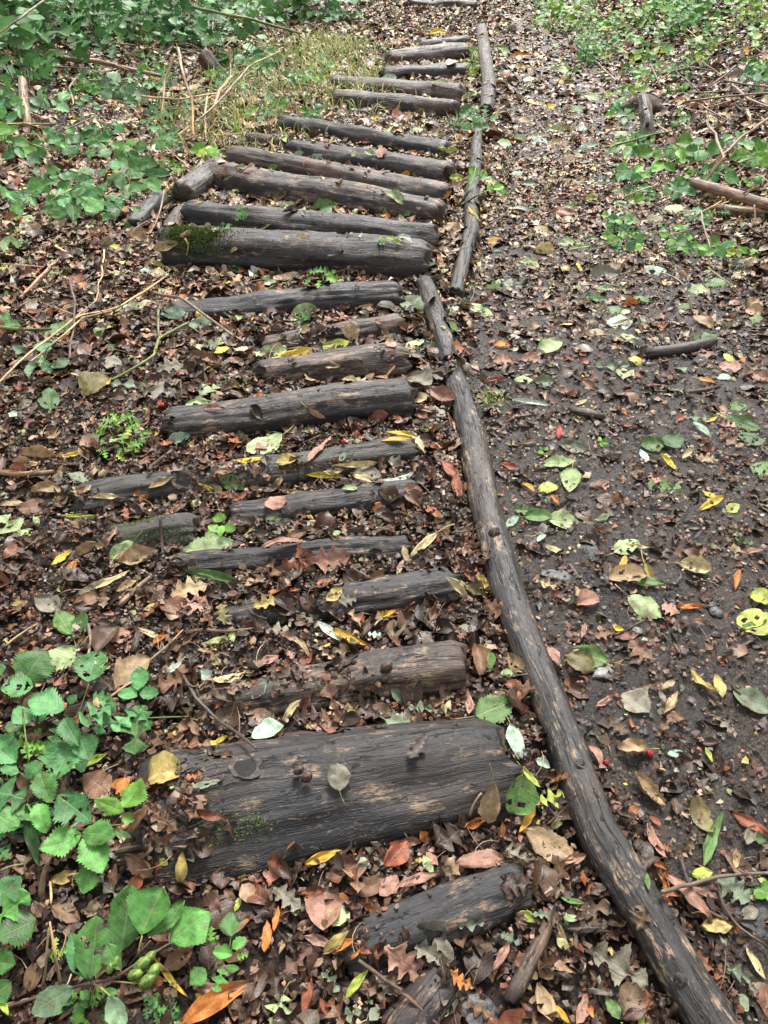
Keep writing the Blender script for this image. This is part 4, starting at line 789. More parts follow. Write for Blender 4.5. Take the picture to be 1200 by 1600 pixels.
HB = [
 (187, 682, 26, 19, 46, 34, 'f', ['lg', 'lg', 'yg'], .05, 'herb_robert', 'bright green feathery herb left of the knot hollow log', 'herb'),
 (100, 783, 5, 17, 12, 12, 'f', ['lg'], .02, 'seedling', 'tiny pale green lobed seedling left of the knot ring log', 'seedling'),
 (342, 821, 4, 26, 18, 12, 'o', ['lg'], .05, 'seedling', 'pale green seedling of round toothed leaves above the big pale green stalked leaf', 'seedling'),
 (55, 560, 9, 24, 50, 24, 'mo', ['bg', 'bg', 'sg'], .05, 'ivy', 'bluish green ivy sprig at the left edge under the straw coloured stems', 'ivy'),
 (470, 498, 3, 24, 12, 12, 'e', ['bg', 'pg'], .03, 'seedling', 'seedling with two bluish round leaves on the dark tapering log', 'seedling'),
 (500, 434, 8, 22, 24, 12, 'f', ['lg', 'mg'], .05, 'fern', 'small pale green ferny sprig just below the moss ended log', 'fern'),
 (378, 330, 6, 13, 12, 11, 'f', ['mg'], .04, 'seedling', 'tiny green fern like seedling before the third stacked log', 'seedling'),
 (356, 351, 3, 11, 8, 5, 'o', ['mg'], .02, 'seedling', 'tiniest green seedling on the left half of the third stacked log', 'seedling'),
 (366, 418, 4, 13, 12, 6, 'o', ['bg'], .02, 'seedling', 'small bluish seedling below the mossy end of the moss ended log', 'seedling'),
 (612, 374, 5, 15, 20, 7, 'f', ['lg', 'yg'], .02, 'seedling', 'tiny yellowish green sprig on the right end of the third stacked log', 'seedling'),
 (250, 1575, 12, 26, 24, 22, 'f', ['bg', 'mg'], .03, 'ground_ivy', 'feathery bluish herb under the cones at the bottom left', 'herb'),
 (140, 1572, 16, 26, 60, 26, 'fo', ['lg', 'mg'], .035, 'ground_ivy', 'bright green creeping herb at the bottom left corner', 'herb'),
 (88, 1487, 5, 22, 16, 14, 'f', ['lg', 'yg'], .03, 'seedling', 'pale green lobed sprig left of the big smooth oval leaves', 'seedling'),
 (1190, 1395, 4, 26, 12, 14, 'r', ['lg'], .03, 'clover', 'green clover like sprig at the right edge near the bottom', 'clover'),
 (740, 186, 16, 17, 38, 16, 'om', ['g', 'bg', 'mg'], .10, 'nettle', 'dark green leafy tuft growing over the joint between the two far edging poles', 'nettle'),
 (738, 98, 14, 11, 12, 22, 'fw', ['yg', 'lg'], .08, 'weed_tuft', 'yellowish green tuft growing beside the top edging pole', 'weed'),
 (735, 272, 3, 17, 22, 12, 'r', ['lg'], .07, 'seedling', 'bright green seedling leaning over the thin dark edging pole', 'seedling'),
 (770, 298, 3, 17, 16, 5, 'e', ['mg', 'lg'], .06, 'seedling', 'leafy green shoot with two oval leaves right of the thin dark edging pole', 'seedling'),
 (1040, 247, 8, 27, 40, 16, 'o', ['lg', 'mg', 'lg'], .09, 'bramble', 'bright green bramble spray just below the upright rotten post', 'bramble'),
 (1090, 236, 5, 32, 34, 15, 'o', ['mg', 'lg'], .09, 'bramble', 'green bramble spray right of the rotten post above the broken branch', 'bramble'),
 (1180, 238, 8, 34, 30, 16, 'oe', ['mg', 'lg', 'pg'], .12, 'bramble', 'large leafed green spray at the right edge above the broken branch', 'bramble'),
 (985, 228, 5, 28, 34, 10, 'e', ['mg', 'pg'], .07, 'bramble', 'trailing green stem with pale leaves left of the upright rotten post', 'bramble'),
 (1180, 118, 10, 15, 22, 22, 'o', ['mg', 'bg'], .12, 'ground_elder', 'green leafy tuft at the right edge near the top', 'weed'),
 (1160, 390, 8, 15, 34, 12, 'o', ['lg', 'yg'], .05, 'weed_tuft', 'small yellowish green weeds at the right edge below the broken branch', 'weed'),
 (850, 705, 4, 11, 10, 5, 'o', ['lg'], .02, 'seedling', 'tiny seedling on the mud above the big veined leaf', 'seedling'),
 (940, 690, 3, 10, 8, 6, 'o', ['lg'], .02, 'seedling', 'tiny green moss like seedling between the big pale leaves on the mud', 'seedling'),
 (180, 130, 8, 22, 40, 12, 'om', ['bg', 'mg'], .10, 'ivy', 'bluish green ivy sprig right of the pale fallen branch', 'ivy'),
 (205, 135, 8, 30, 46, 22, 'om', ['bg', 'bg', 'sg'], .16, 'ivy', 'large bluish ivy leaves before the crossed straw stems', 'ivy'),
 (265, 170, 5, 30, 30, 12, 'om', ['bg'], .08, 'ivy', 'dull green ivy leaves under the crossed straw stems', 'ivy'),
 (75, 160, 8, 26, 34, 16, 'oe', ['bg', 'mg'], .10, 'ivy', 'bluish green ivy leaves right of the upright pale branch', 'ivy'),
 (15, 165, 9, 28, 24, 22, 'oe', ['bg', 'mg'], .12, 'ivy', 'bluish green leaves at the left edge beside the upright pale branch', 'ivy'),
 (30, 235, 9, 26, 34, 18, 'oe', ['mg', 'lg', 'bg'], .10, 'bramble', 'green leaf spray at the left edge level with the top stacked log', 'bramble'),
 (120, 215, 8, 20, 40, 14, 'oe', ['bg', 'mg'], .06, 'ivy', 'low ivy patch left of the top stacked log, nearest the left edge', 'ivy'),
 (185, 235, 9, 22, 40, 16, 'oe', ['bg', 'mg', 'lg'], .07, 'ivy', 'ivy patch of small leaves above the rounded green leaf', 'ivy'),
 (165, 205, 7, 20, 34, 12, 'om', ['bg'], .07, 'ivy', 'thin row of small bluish ivy leaves in the middle of the left bank', 'ivy'),
 (255, 215, 9, 22, 36, 16, 'om', ['bg', 'mg'], .08, 'ivy', 'ivy patch in front of the crossed straw stems', 'ivy'),
 (272, 262, 4, 26, 22, 8, 'm', ['lg'], .06, 'seedling', 'bright green lobed leaf pair left of the log stub', 'seedling'),
 (322, 236, 6, 20, 20, 9, 'o', ['lg', 'yg'], .06, 'seedling', 'bright yellowish green sprig above the log stub', 'seedling'),
 (32, 308, 6, 36, 34, 20, 'o', ['bg', 'mg'], .07, 'bramble', 'two large bluish green bramble leaves at the left edge above the litter', 'bramble'),
 (80, 290, 6, 24, 26, 10, 'e', ['bg', 'mg'], .05, 'ivy', 'small bluish leaves right of the large bramble leaves at the left edge', 'ivy'),
 (336, 118, 6, 16, 14, 12, 'o', ['lg', 'bg'], .08, 'seedling', 'light green sprig beside the short dark stump', 'seedling'),
 (372, 132, 4, 17, 16, 8, 'o', ['pg', 'lg'], .05, 'seedling', 'pale green leaf sprig at the edge of the dry grass', 'seedling'),
 (405, 90, 8, 22, 40, 18, 'o', ['bg', 'mg'], .12, 'bramble', 'green bramble sprig at the left end of the grass tuft', 'bramble'),
 (10, 505, 4, 26, 20, 8, 'e', ['mg', 'lg'], .05, 'bramble', 'green bramble leaf at the left edge with a trailing green stem', 'bramble'),
 (8, 208, 4, 28, 20, 12, 'e', ['lg'], .12, 'seedling', 'brightest green leaf pair at the left edge of the bank', 'seedling'),
]
for e in HB: herb(*e)
PEND2 = []
for (x, y, n, lp, sx, sy, cols, hh) in ((64, 1130, 6, 38, 50, 50, ['bg', 'mg', 'g'], .03), (30, 1262, 6, 38, 46, 50, ['bg', 'mg', 'g'], .03), (110, 1180, 4, 32, 44, 40, ['bg', 'g'], .03)):
    o_ = herb(x, y, n, lp, sx, sy, 'o', cols, hh, 'dead_nettle', 'low young nettle growing beneath the bigger toothed leaves at the left edge', 'nettle', 'young nettles under the left clump', True, int(x)); PEND2.append((o_, x, y, 'low young nettle'))
rq = random.Random(5)
for (x0, y0, x1, y1, n, lab, gr, cols, lp0) in ((0, 95, 390, 225, 19, 'low bluish green ivy sprig', 'ivy sprigs on the left bank', ['bg', 'mg', 'lg', 'g'], 15), (0, 225, 230, 345, 12, 'low bluish green ivy sprig', 'ivy sprigs on the left bank', ['bg', 'mg', 'g'], 25),
        (880, 60, 1200, 150, 22, 'small light green weed sprig', 'weed sprigs on the top right bank', ['lg', 'mg', 'yg'], 12), (960, 150, 1200, 400, 24, 'small green sprig', 'sprigs on the right bank', ['mg', 'lg', 'bg'], 17)):
    for i in range(n):
        x, y = rq.uniform(x0, x1), rq.uniform(y0, y1)
        o_ = herb(x, y, rq.randint(4, 8), lp0*rq.uniform(.8, 1.3), lp0*1.6, lp0*.7, rq.choice(['om', 'oe', 'o']), cols, rq.uniform(.04, .10), 'ivy' if 'ivy' in lab else 'weed_tuft', lab, 'ivy' if 'ivy' in lab else 'weed', gr, False, i+int(x)); PEND2.append((o_, x, y, lab))
# ---- dense plants farther away: foliage and stems
def quick_temps(shapes, rr, nr=7, nc=3):
    out = []
    for i in range(6):
        s = shapes[i % len(shapes)]; V, Q, U = leafdata(s, 1, {'o': .66, 'e': .5, 'm': .9, 'w': .25, 'f': .8, 'r': .9}[s], 9 if s in 'mf' else nr, nc, rr.uniform(0, .25), rr.uniform(-.3, .8), .2, .08, 0, i*7+3)
        out.append((V, Q, U))
    return out
def bake2(name, P, D, UPV, L, tints, temps, tid, mat, org):
    Vs, Qs, Us, Cs = [], [], [], []; off = 0
    UPV = UPV/np.linalg.norm(UPV, axis=1)[:, None]; D = D-UPV*(D*UPV).sum(1)[:, None]; D /= np.linalg.norm(D, axis=1)[:, None]; S = np.cross(D, UPV)
    for k, (V, Q, U) in enumerate(temps):
        ii = np.where(tid == k)[0]
        if not len(ii): continue
        W = V[None]*L[ii][:, None, None]; X = P[ii][:, None]+W[..., 0:1]*S[ii][:, None]+W[..., 1:2]*D[ii][:, None]+W[..., 2:3]*UPV[ii][:, None]
        Vs.append(X.reshape(-1, 3)); Us.append(np.tile(U, (len(ii), 1))); Cs.append(np.repeat(tints[ii], len(V), 0)); Qs.append((Q[None]+(off+np.arange(len(ii))*len(V))[:, None, None]).reshape(-1, 4)); off += len(V)*len(ii)
    return mkmesh(name, np.vstack(Vs)-org, np.vstack(Qs), mat, np.vstack(Us), np.vstack(Cs))
def bush(px, py, n, leafm, rx, ry, hgt, shapes, cols, name, label, cat, group=None, nst=7, bare=.0):
    rr = np.random.default_rng(int(px*3+py*7)); pl = plant(name, label, cat, px, py, group); C = np.array(pl.location)
    tips = []; VV, QQ, UU, TT, off = [], [], [], [], 0
    for i in range(nst):
        a = rr.uniform(0, 6.28); q = math.sqrt(rr.random()); T = C+np.array([math.cos(a)*rx*q, math.sin(a)*ry*q, 0]); b0 = C+np.array([math.cos(a)*rx*q*.3, math.sin(a)*ry*q*.3, 0])
        b0[2] = ground(b0[0:1], b0[1:2])[0]; hz = hgt*rr.uniform(.6, 1.1)*(1-.4*q); m1 = b0*.5+T*.5; m1[2] = b0[2]+hz; T[2] = ground(T[0:1], T[1:2])[0]+hz*rr.uniform(.5, 1)
        V, Q, U, Tr = tube([b0, m1, T], [.004, .003, .0018], m=5, n=8); VV.append(V); QQ.append(Q+off); UU.append(U); TT.append(Tr+off); off += len(V); tips.append((b0, m1, T))
    link('stem', mkmesh('stem', np.vstack(VV)-C, np.vstack(QQ), WM['stem' if nst % 2 else 'twig'], np.vstack(UU), None, True, np.vstack(TT)), pl)
    k = rr.integers(0, nst, n); t = rr.random(n)**.7; B0, M1, T1 = [np.array([tips[i][j] for i in k]) for j in range(3)]
    P = B0*((1-t)**2)[:, None]+M1*(2*t*(1-t))[:, None]+T1*(t*t)[:, None]+rr.normal(0, leafm*1.1, (n, 3)); g = surf(P[:, 0], P[:, 1]); P[:, 2] = np.maximum(P[:, 2], g+.01)
    D = rr.normal(0, 1, (n, 3)); D[:, 2] = D[:, 2]*.4-.2; U_ = rr.normal(0, .38, (n, 3))+np.array([0, -.35, 1.])
    L = leafm*np.exp(rr.normal(0, .25, n)); ci = rr.integers(0, len(cols), n); c = np.array([PCOL[q] for q in cols])[ci]*rr.uniform(.7, 1.3, (n, 1))
    tm = quick_temps(shapes, rr); link('foliage', bake2('foliage', P, D, U_, L, np.concatenate([c, np.full((n, 1), .5)], 1), tm, rr.integers(0, 6, n), M_PLANT, C), pl)
    return pl
GRP = 'bramble bushes along the top left'
BU = [(20, 118, 60, .13, .5, .4, .5, 'om', ['bg', 'mg', 'g'], 'bramble_bush', 'bramble bush filling the upper left corner', GRP),
 (75, 72, 90, .12, .6, .5, .6, 'om', ['g', 'bg', 'dg'], 'bramble_bush', 'dark leaved bramble bush second from the left corner', GRP),
 (25, 30, 110, .13, .8, .6, .9, 'om', ['g', 'dg', 'bg'], 'bramble_bush', 'tall dark bramble bush behind the corner bush at the upper left', GRP),
 (130, 34, 110, .12, .7, .6, .6, 'om', ['bg', 'g', 'mg'], 'bramble_bush', 'bramble bush above the gap with the bare brown litter', GRP),
 (222, 52, 60, .13, .4, .4, .45, 'om', ['bg', 'bg', 'mg'], 'bramble_bush', 'bluish bramble bush left of the long arching green stem', GRP),
 (270, 62, 70, .14, .4, .4, .5, 'om', ['bg', 'mg', 'g'], 'bramble_bush', 'large leaved bramble bush above the crossed straw stems', GRP),
 (322, 72, 60, .13, .35, .3, .5, 'om', ['bg', 'mg', 'g'], 'bramble_bush', 'bramble bush just left of the short dark stump', GRP),
 (330, 22, 110, .12, .8, .5, .6, 'om', ['mg', 'g', 'lg'], 'bramble_bush', 'bramble bush behind the arching green stem', GRP),
 (420, 30, 80, .11, .6, .4, .5, 'om', ['mg', 'g', 'lg', 'bg'], 'bramble_bush', 'bramble bush with bright leaves above the grass tuft', GRP),
 (470, 34, 70, .12, .45, .35, .4, 'om', ['bg', 'mg', 'g'], 'bramble_bush', 'bramble bush left of the rightmost bush by the far logs', GRP),
 (520, 28, 80, .13, .45, .35, .4, 'om', ['bg', 'mg', 'bg'], 'bramble_bush', 'rightmost bramble bush beside the far end of the logs', GRP),
 (230, 8, 120, .13, 1.0, .6, .7, 'om', ['g', 'dg', 'mg'], 'bramble_bush', 'bramble bush at the top edge above the large leaved bush', GRP),
 (560, 2, 60, .10, .5, .4, .3, 'om', ['bg', 'g'], 'bramble_bush', 'small bramble bush at the top edge left of the farthest log', GRP),
 (875, 28, 120, .07, .35, .5, .2, 'oe', ['lg', 'mg', 'yg'], 'ground_elder', 'pale leafy weed patch at the top edge right of the path', 'weeds along the top right bank'),
 (920, 8, 140, .07, .6, .5, .25, 'oe', ['lg', 'mg', 'yg'], 'ground_elder', 'leafy weed patch at the top edge behind the pale patch', 'weeds along the top right bank'),
 (940, 88, 150, .05, .25, .3, .26, 'of', ['lg', 'mg', 'bg'], 'ground_elder', 'upright leafy weed clump above left of the rotten post', 'weeds along the top right bank'),
 (915, 96, 60, .05, .18, .2, .2, 'of', ['lg', 'mg'], 'ground_elder', 'small leafy clump beside the mud path near its top', 'weeds along the top right bank'),
 (990, 40, 170, .06, .5, .5, .22, 'oe', ['lg', 'mg', 'yg'], 'ground_elder', 'weed patch in the middle of the top right bank', 'weeds along the top right bank'),
 (1050, 58, 130, .075, .28, .25, .26, 'oe', ['mg', 'bg', 'lg'], 'ground_elder', 'green leafy clump above right of the rotten post', 'weeds along the top right bank'),
 (1095, 30, 150, .07, .4, .4, .35, 'oe', ['mg', 'bg', 'lg'], 'ground_elder', 'tall bluish green weed clump at the top right', 'weeds along the top right bank'),
 (1120, 8, 130, .07, .6, .4, .3, 'oe', ['lg', 'mg'], 'ground_elder', 'weed clump at the top edge behind the tall bluish one', 'weeds along the top right bank'),
 (1190, 30, 90, .06, .3, .4, .22, 'oe', ['lg', 'yg'], 'ground_elder', 'weed clump in the top right corner', 'weeds along the top right bank')]
for b_ in BU: bush(*b_[:11], cat='bramble' if 'bramble' in b_[9] else 'weed', group=b_[11])
rq = random.Random(9)
for i in range(9):
    x, y = rq.uniform(380, 530), rq.uniform(80, 185)
    o_ = herb(x, y, rq.randint(3, 6), rq.uniform(13, 20), 24, 9, 'om', ['mg', 'bg', 'pg', 'lg'], .1, 'weed_tuft', 'small leafy sprig', 'weed', 'sprigs in the grass', False, i); PEND2.append((o_, x, y, 'small leafy sprig in the grass'))
BU2 = [(60, 95, 70, .12), (110, 60, 80, .13), (165, 40, 80, .12), (180, 72, 50, .11), (290, 40, 80, .13), (370, 50, 70, .11), (450, 12, 80, .11), (5, 60, 80, .13), (360, 100, 40, .10), (40, 140, 40, .11), (250, 92, 34, .12), (215, 20, 90, .13)]
for (x, y, n, lf) in BU2: o_ = bush(x, y, n, lf, .5, .35, .5, 'om', ['bg', 'g', 'mg', 'g'], 'bramble_bush', 'leafy bramble among the bushes along the top left, in front of the taller ones', 'bramble', 'brambles in front of the top left bushes'); PEND2.append((o_, x, y, 'leafy bramble'))
for (x, y, n, lf) in ((880, 50, 90, .06), (960, 60, 110, .055), (1020, 20, 110, .07), (1130, 60, 80, .06), (1170, 70, 60, .06), (930, 45, 90, .06), (1080, 90, 50, .06), (860, 15, 80, .06)):
    o_ = bush(x, y, n, lf, .4, .35, .16, 'oe', ['lg', 'mg', 'yg'], 'ground_elder', 'low light green weed among the bank growth at the top right', 'weed', 'low weeds on the top right bank'); PEND2.append((o_, x, y, 'low light green weed'))
# ---- grass by the far logs
def grass(spots, n, lo, hi_, label, name='grass', mat=None):
    rr = np.random.default_rng(n); Vs, Qs = [], []; cen = []
    for (x, y, sx, sy) in spots:
        C = hit(x, y); d = depth_of(C); cen.append((C[0], C[1], sx*d/F, sy*d/F/max(.15, (CAM-C)[2]/np.linalg.norm(CAM-C))))
    k = rr.integers(0, len(cen), n); c = np.array(cen)[k]; X = c[:, 0]+rr.normal(0, .5, n)*c[:, 2]; Y = c[:, 1]+rr.normal(0, .5, n)*c[:, 3]
    Z = surf(X, Y); kk = caps_h(X, Y) < ground(X, Y); X, Y, Z = X[kk], Y[kk], Z[kk]; n = len(X)
    a = rr.uniform(0, 6.28, n); L = rr.uniform(lo, hi_, n); w_ = L*.03+.0016; lean = rr.uniform(.7, 2.6, n); s_ = np.linspace(0, 1, 5)
    ph = lean[:, None]*s_[None]; H = L[:, None]*np.sin(ph)/lean[:, None]; G = L[:, None]*(1-np.cos(ph))/lean[:, None]
    cx = X[:, None]+np.cos(a)[:, None]*G; cy = Y[:, None]+np.sin(a)[:, None]*G; cz = Z[:, None]+H; W = w_[:, None]*(1-.85*s_[None])
    A = np.stack([cx-np.sin(a)[:, None]*W, cy+np.cos(a)[:, None]*W, cz], -1); B = np.stack([cx+np.sin(a)[:, None]*W, cy-np.cos(a)[:, None]*W, cz], -1)
    V = np.stack([A, B], 2).reshape(-1, 3); b = np.arange(n)[:, None]*10; i_ = np.arange(4)[None]*2; Q = np.stack([b+i_, b+i_+1, b+i_+3, b+i_+2], -1).reshape(-1, 4)
    cols = np.array([(.24, .36, .08), (.40, .44, .15), (.52, .46, .22), (.18, .30, .06), (.46, .42, .2)])[rr.integers(0, 5, n)]*rr.uniform(.7, 1.3, (n, 1))
    return link(name, mkmesh(name, V, Q, M_PLANT, np.full((len(V), 2), .2), np.repeat(np.concatenate([cols, np.zeros((n, 1))], 1), 10, 0)), label=label, cat='grass', kind='stuff')
grass([(480, 85, 110, 30), (455, 130, 150, 50), (410, 160, 170, 60), (500, 105, 90, 44), (350, 200, 130, 50), (520, 75, 60, 20), (560, 120, 60, 30), (330, 150, 160, 60)], 3000, .04, .19, 'yellowish green grass and dry straw left of the far logs')
grass([(765, 625, 22, 14)], 160, .015, .04, 'little dry grass patch beside the long near pole')
grass([(740, 90, 10, 40)], 150, .05, .12, 'grass blades beside the top edging pole')
# ------------------------------------------------------------------ twigs, sticks, branches: pixel path with height above ground, radius in px
def twig(path, rpx, mat, label, name='twig', cat='twig', group=None, taper=.7, m=8, rough=.0):
    P = pts(path); d = np.mean([depth_of(p) for p in P]); r = rpx*d/F; R = [r*(1-(1-taper)*i/(len(P)-1)) for i in range(len(P))]
    zz = [P[0]]                                          # little kinks so that it is not a ruled line
    rr = random.Random(int(path[0][0]*3+path[0][1])); Rr = [R[0]]
    for a, b, ra, rb in zip(P[:-1], P[1:], R[:-1], R[1:]):
        L = np.linalg.norm(b-a); k = 3
        for i in range(1, k+1):
            q = a+(b-a)*i/k
            if i < k: q = q+np.array([rr.gauss(0, 1), rr.gauss(0, 1), rr.gauss(0, .6)])*L*.012
            zz.append(q); Rr.append(ra+(rb-ra)*i/k)
    return tube_obj(name, zz, Rr, WM[mat], m=m, step=max(.006, r*1.5), lump=.10, ridge=.06 if r > .004 else 0, rough=rough, jag=.3, seed=path[0][0], label=label, cat=cat, group=group)
def h2(o, pth, hs):
    return [(o[0]+x/2, o[1]+y/2, h) for (x, y), h in zip(pth, hs)]
twig(h2((600, 400), [(818, 305), (920, 296), (1032, 268)], [.012]*3), 10, 'brown', 'thick brown stick lying on the mud in the right half', 'stick', 'stick', m=20, taper=.9, rough=.03)
twig(h2((600, 400), [(585, 484), (660, 494), (690, 505)], [.008]*3), 8, 'brown', 'short dark stick on the wet mud with a broken pale tip', 'stick', 'stick', m=16, taper=.8, rough=.03)
twig(h2((600, 400), [(640, 618), (700, 632), (760, 646)], [.004]*3), 2, 'twig', 'thin dark twig above the pair of round green leaves')
twig(h2((600, 400), [(940, 428), (1000, 420), (1050, 408)], [.006]*3), 4.5, 'brown', 'small reddish brown stick below the thick stick on the mud', 'stick', 'stick', m=12)
twig(h2((600, 1200), [(392, 732), (450, 620), (512, 490)], [.018]*3), 12.5, 'brown', 'thick short brown stick below the right end of the lowest log', 'stick', 'stick', m=20, taper=.85, rough=.04)
twig(h2((600, 1200), [(868, 388), (960, 365), (1050, 338), (1210, 328)], [.02, .03, .035, .04]), 3.6, 'pale', 'pale forked twig running in from the right edge beside the green willow blade', m=10)
twig(h2((600, 1200), [(925, 275), (950, 360), (1000, 440), (1062, 472)], [.02]*4), 3.2, 'twig', 'reddish brown twig crossing under the pale forked twig')
twig(h2((600, 1200), [(1040, 355), (1060, 430), (1100, 490), (1200, 560)], [.02]*4), 3., 'twig', 'bent brown twig hanging down from the pale forked twig')
twig([(560, 1500, .02), (600, 1530, .02), (640, 1560, .015), (688, 1604, .015)], 3.4, 'twig', 'grey brown twig crossing the sunken log end at the bottom')
twig(h2((600, 1200), [(510, 175), (560, 130), (602, 84)], [.03, .04, .045]), 1.6, 'twig', 'thin reddish twig sticking up beside the yellow lobed leaf')
twig(h2((600, 1200), [(268, 150), (285, 105), (305, 78)], [.01]*3), 3.0, 'pale', 'short bent pale twig at the right end of the widest log')
twig(h2((600, 800), [(578, 162), (610, 205), (642, 246)], [.006]*3), 3, 'twig', 'short dark twig on the mud above the bright toothed leaf')
twig(h2((600, 800), [(720, 384), (765, 365), (812, 338)], [.008]*3), 1.6, 'twig', 'thin brown twig on the mud right of the bright toothed leaf')
twig(h2((600, 800), [(448, 445), (470, 480), (495, 532)], [.04, .045, .03]), 1.7, 'pale', 'thin pinkish twig lying across the long near pole')
twig(h2((600, 800), [(210, 66), (260, 60), (312, 44)], [.02, .03, .05]), 1.5, 'pale', 'thin pale twig reaching the long near pole from the left')
twig(h2((0, 800), [(18, 418), (60, 385), (118, 348)], [.02, .03, .04]), 2.2, 'straw', 'straight pale straw above the nettles at the left edge')
twig(h2((0, 800), [(500, 18), (505, 80), (510, 132)], [.06, .05, .03]), 2.4, 'twig', 'upright brown stalk leaning on the mossy log butt')
twig(h2((0, 800), [(582, 380), (640, 368), (700, 374), (812, 360)], [.02]*4), 3, 'twig', 'brown twig lying on the litter left of the litter covered log')
twig(h2((0, 800), [(466, 466), (520, 420), (572, 368)], [.02, .03, .02]), 1.8, 'straw', 'thin pale curved stalk left of the litter covered log')
twig(h2((0, 800), [(558, 488), (610, 580), (690, 658), (800, 738)], [.012, .02, .03, .03]), 3.0, 'twig', 'long brown twig crossing above the top left corner of the widest log')
twig(h2((0, 800), [(372, 292), (420, 245), (472, 202)], [.015]*3), 5, 'pale', 'short grey stick left of the narrow smooth log', 'stick', 'stick', m=12)
twig(h2((0, 800), [(414, 440), (428, 400), (432, 372)], [.02]*3), 6, 'brown', 'short dark stick end pointing down above the small pale leaf', 'stick', 'stick', m=12)
twig(h2((0, 800), [(275, 350), (285, 400), (276, 450)], [.02]*3), 3, 'pale', 'short bent brownish stalk right of the green oval leaf pair')
twig(h2((0, 800), [(345, 578), (385, 548), (412, 532)], [.05]*3), 2, 'pale', 'pale thin twig behind the bluish bramble leaves')
twig([(0, 1575, .01), (20, 1570, .02), (45, 1562, .03)], 5, 'pale', 'pale cut stick entering at the left edge near the bottom', 'stick', 'stick', m=12)
twig([(64, 1400, .03), (66, 1370, .06), (77, 1342, .09)], 5, 'branch', 'frayed reddish stick standing between the bramble leaves', 'stick', 'stick', m=12)
twig([(79, 1412, .06), (80, 1395, .06), (78, 1377, .07)], 2.5, 'straw', 'short pale straw standing next to the yellow curled leaf')
twig([(66, 1548, .02), (72, 1500, .07), (76, 1450, .10)], 2.4, 'straw', 'left of two dry upright stems beside the smooth oval leaves')
twig([(94, 1538, .02), (85, 1490, .07), (78, 1440, .10)], 2.6, 'straw', 'right of two dry upright stems beside the smooth oval leaves')
twig([(38, 1350, .05), (20, 1352, .06), (0, 1360, .06)][::-1], 1.6, 'straw', 'thin straw below the nettles at the left edge')
R3 = (0, 400)
twig(h2(R3, [(522, 62), (450, 112), (372, 160), (250, 186), (180, 236), (90, 305), (-10, 402)], [.02, .04, .05, .05, .06, .07, .07]), 2.0, 'straw', 'long pale straw stem slanting down to the left edge from the dark tapering log', 'dry_stem', 'dry stem', m=8)
twig(h2(R3, [(350, 172), (260, 192), (180, 262), (95, 330)], [.05, .07, .08, .09]), 1.8, 'straw', 'second shorter straw stem running beside the long pale one', 'dry_stem', 'dry stem')
twig(h2(R3, [(325, -20), (322, 60), (300, 140), (190, 228)], [.03, .03, .04, .06]), 1.4, 'straw', 'pale straw stem rising above the long straw stem at the left', 'dry_stem', 'dry stem')
twig(h2(R3, [(182, 14), (120, 70), (62, 130)], [.03, .04, .04]), 3.0, 'pale', 'short pale twig in the litter above the straw stems')
twig(h2(R3, [(480, 114), (560, 128), (640, 185), (762, 268)], [.02, .07, .05, .02]), 2.6, 'pale', 'pinkish brown twig slanting across the dark tapering log')
twig(h2(R3, [(590, 208), (495, 258), (482, 310), (420, 350), (346, 388)], [.04, .05, .05, .04, .02]), 2.6, 'stem', 'curving green bramble stem left of the short brown log', 'bramble_runner', 'stem')
twig(h2(R3, [(-10, 222), (80, 230), (162, 228)], [.04]*3), 3.2, 'stem', 'straight green bramble stem at the left edge above the ivy sprig', 'bramble_runner', 'stem')
twig(h2(R3, [(495, 168), (494, 220), (498, 278)], [.07, .05, .02]), 2.2, 'stem', 'thin upright brownish stalk left of the dark tapering log')
twig(h2(R3, [(218, 76), (232, 180), (218, 332)], [.08, .07, .03]), 2.2, 'twig', 'dark upright bare twig crossing the straw stems')
twig(h2(R3, [(465, 670), (500, 635), (540, 606)], [.02]*3), 3.4, 'brown', 'short brown stick above the knot ring log', 'stick', 'stick')
twig(h2(R3, [(0, 676), (80, 682), (168, 674)], [.03]*3), 5, 'branch', 'knobbly reddish twig at the left edge above the knot ring log', 'stick', 'stick', m=12)
twig(h2(R3, [(20, 730), (60, 712), (110, 690)], [.02]*3), 2.5, 'twig', 'grey twig below the knobbly reddish one at the left edge')
twig([(515, 590-160, .02), (540, 460-40, .02), (548, 425, .03)][:2]+[(560, 424, .03)], 1.6, 'twig', 'tiny twig in the gap under the moss ended log')
R1 = (0, 0); CS = 'crossed dry stems standing left of the grass'
twig(h2(R1, [(556, 150), (572, 230), (600, 310), (606, 445)], [.42, .32, .2, .0]), 2.4, 'straw', 'tallest pale straw stem of the crossed dry stems', 'dry_stem', 'dry stem', CS)
twig(h2(R1, [(545, 172), (515, 250), (502, 368)], [.34, .2, .02]), 2.2, 'straw', 'leftmost straw stem of the crossed dry stems', 'dry_stem', 'dry stem', CS)
twig(h2(R1, [(442, 300), (560, 312), (680, 292)], [.12, .16, .14]), 1.9, 'straw', 'horizontal straw stem of the crossed dry stems', 'dry_stem', 'dry stem', CS)
twig(h2(R1, [(648, 302), (640, 370), (644, 440)], [.14, .08, .0]), 2.2, 'straw', 'short vertical straw stem below the horizontal one', 'dry_stem', 'dry stem', CS)
twig(h2(R1, [(724, 240), (684, 284), (672, 340), (658, 388)], [.2, .16, .1, .0]), 2.8, 'straw', 'bent pale straw stem at the right of the crossed dry stems', 'dry_stem', 'dry stem', CS)
twig(h2(R1, [(780, 205), (700, 300), (560, 420), (440, 455)], [.2, .14, .06, .01]), 1.9, 'pale', 'long thin stem slanting down behind the crossed dry stems', 'dry_stem', 'dry stem', CS)
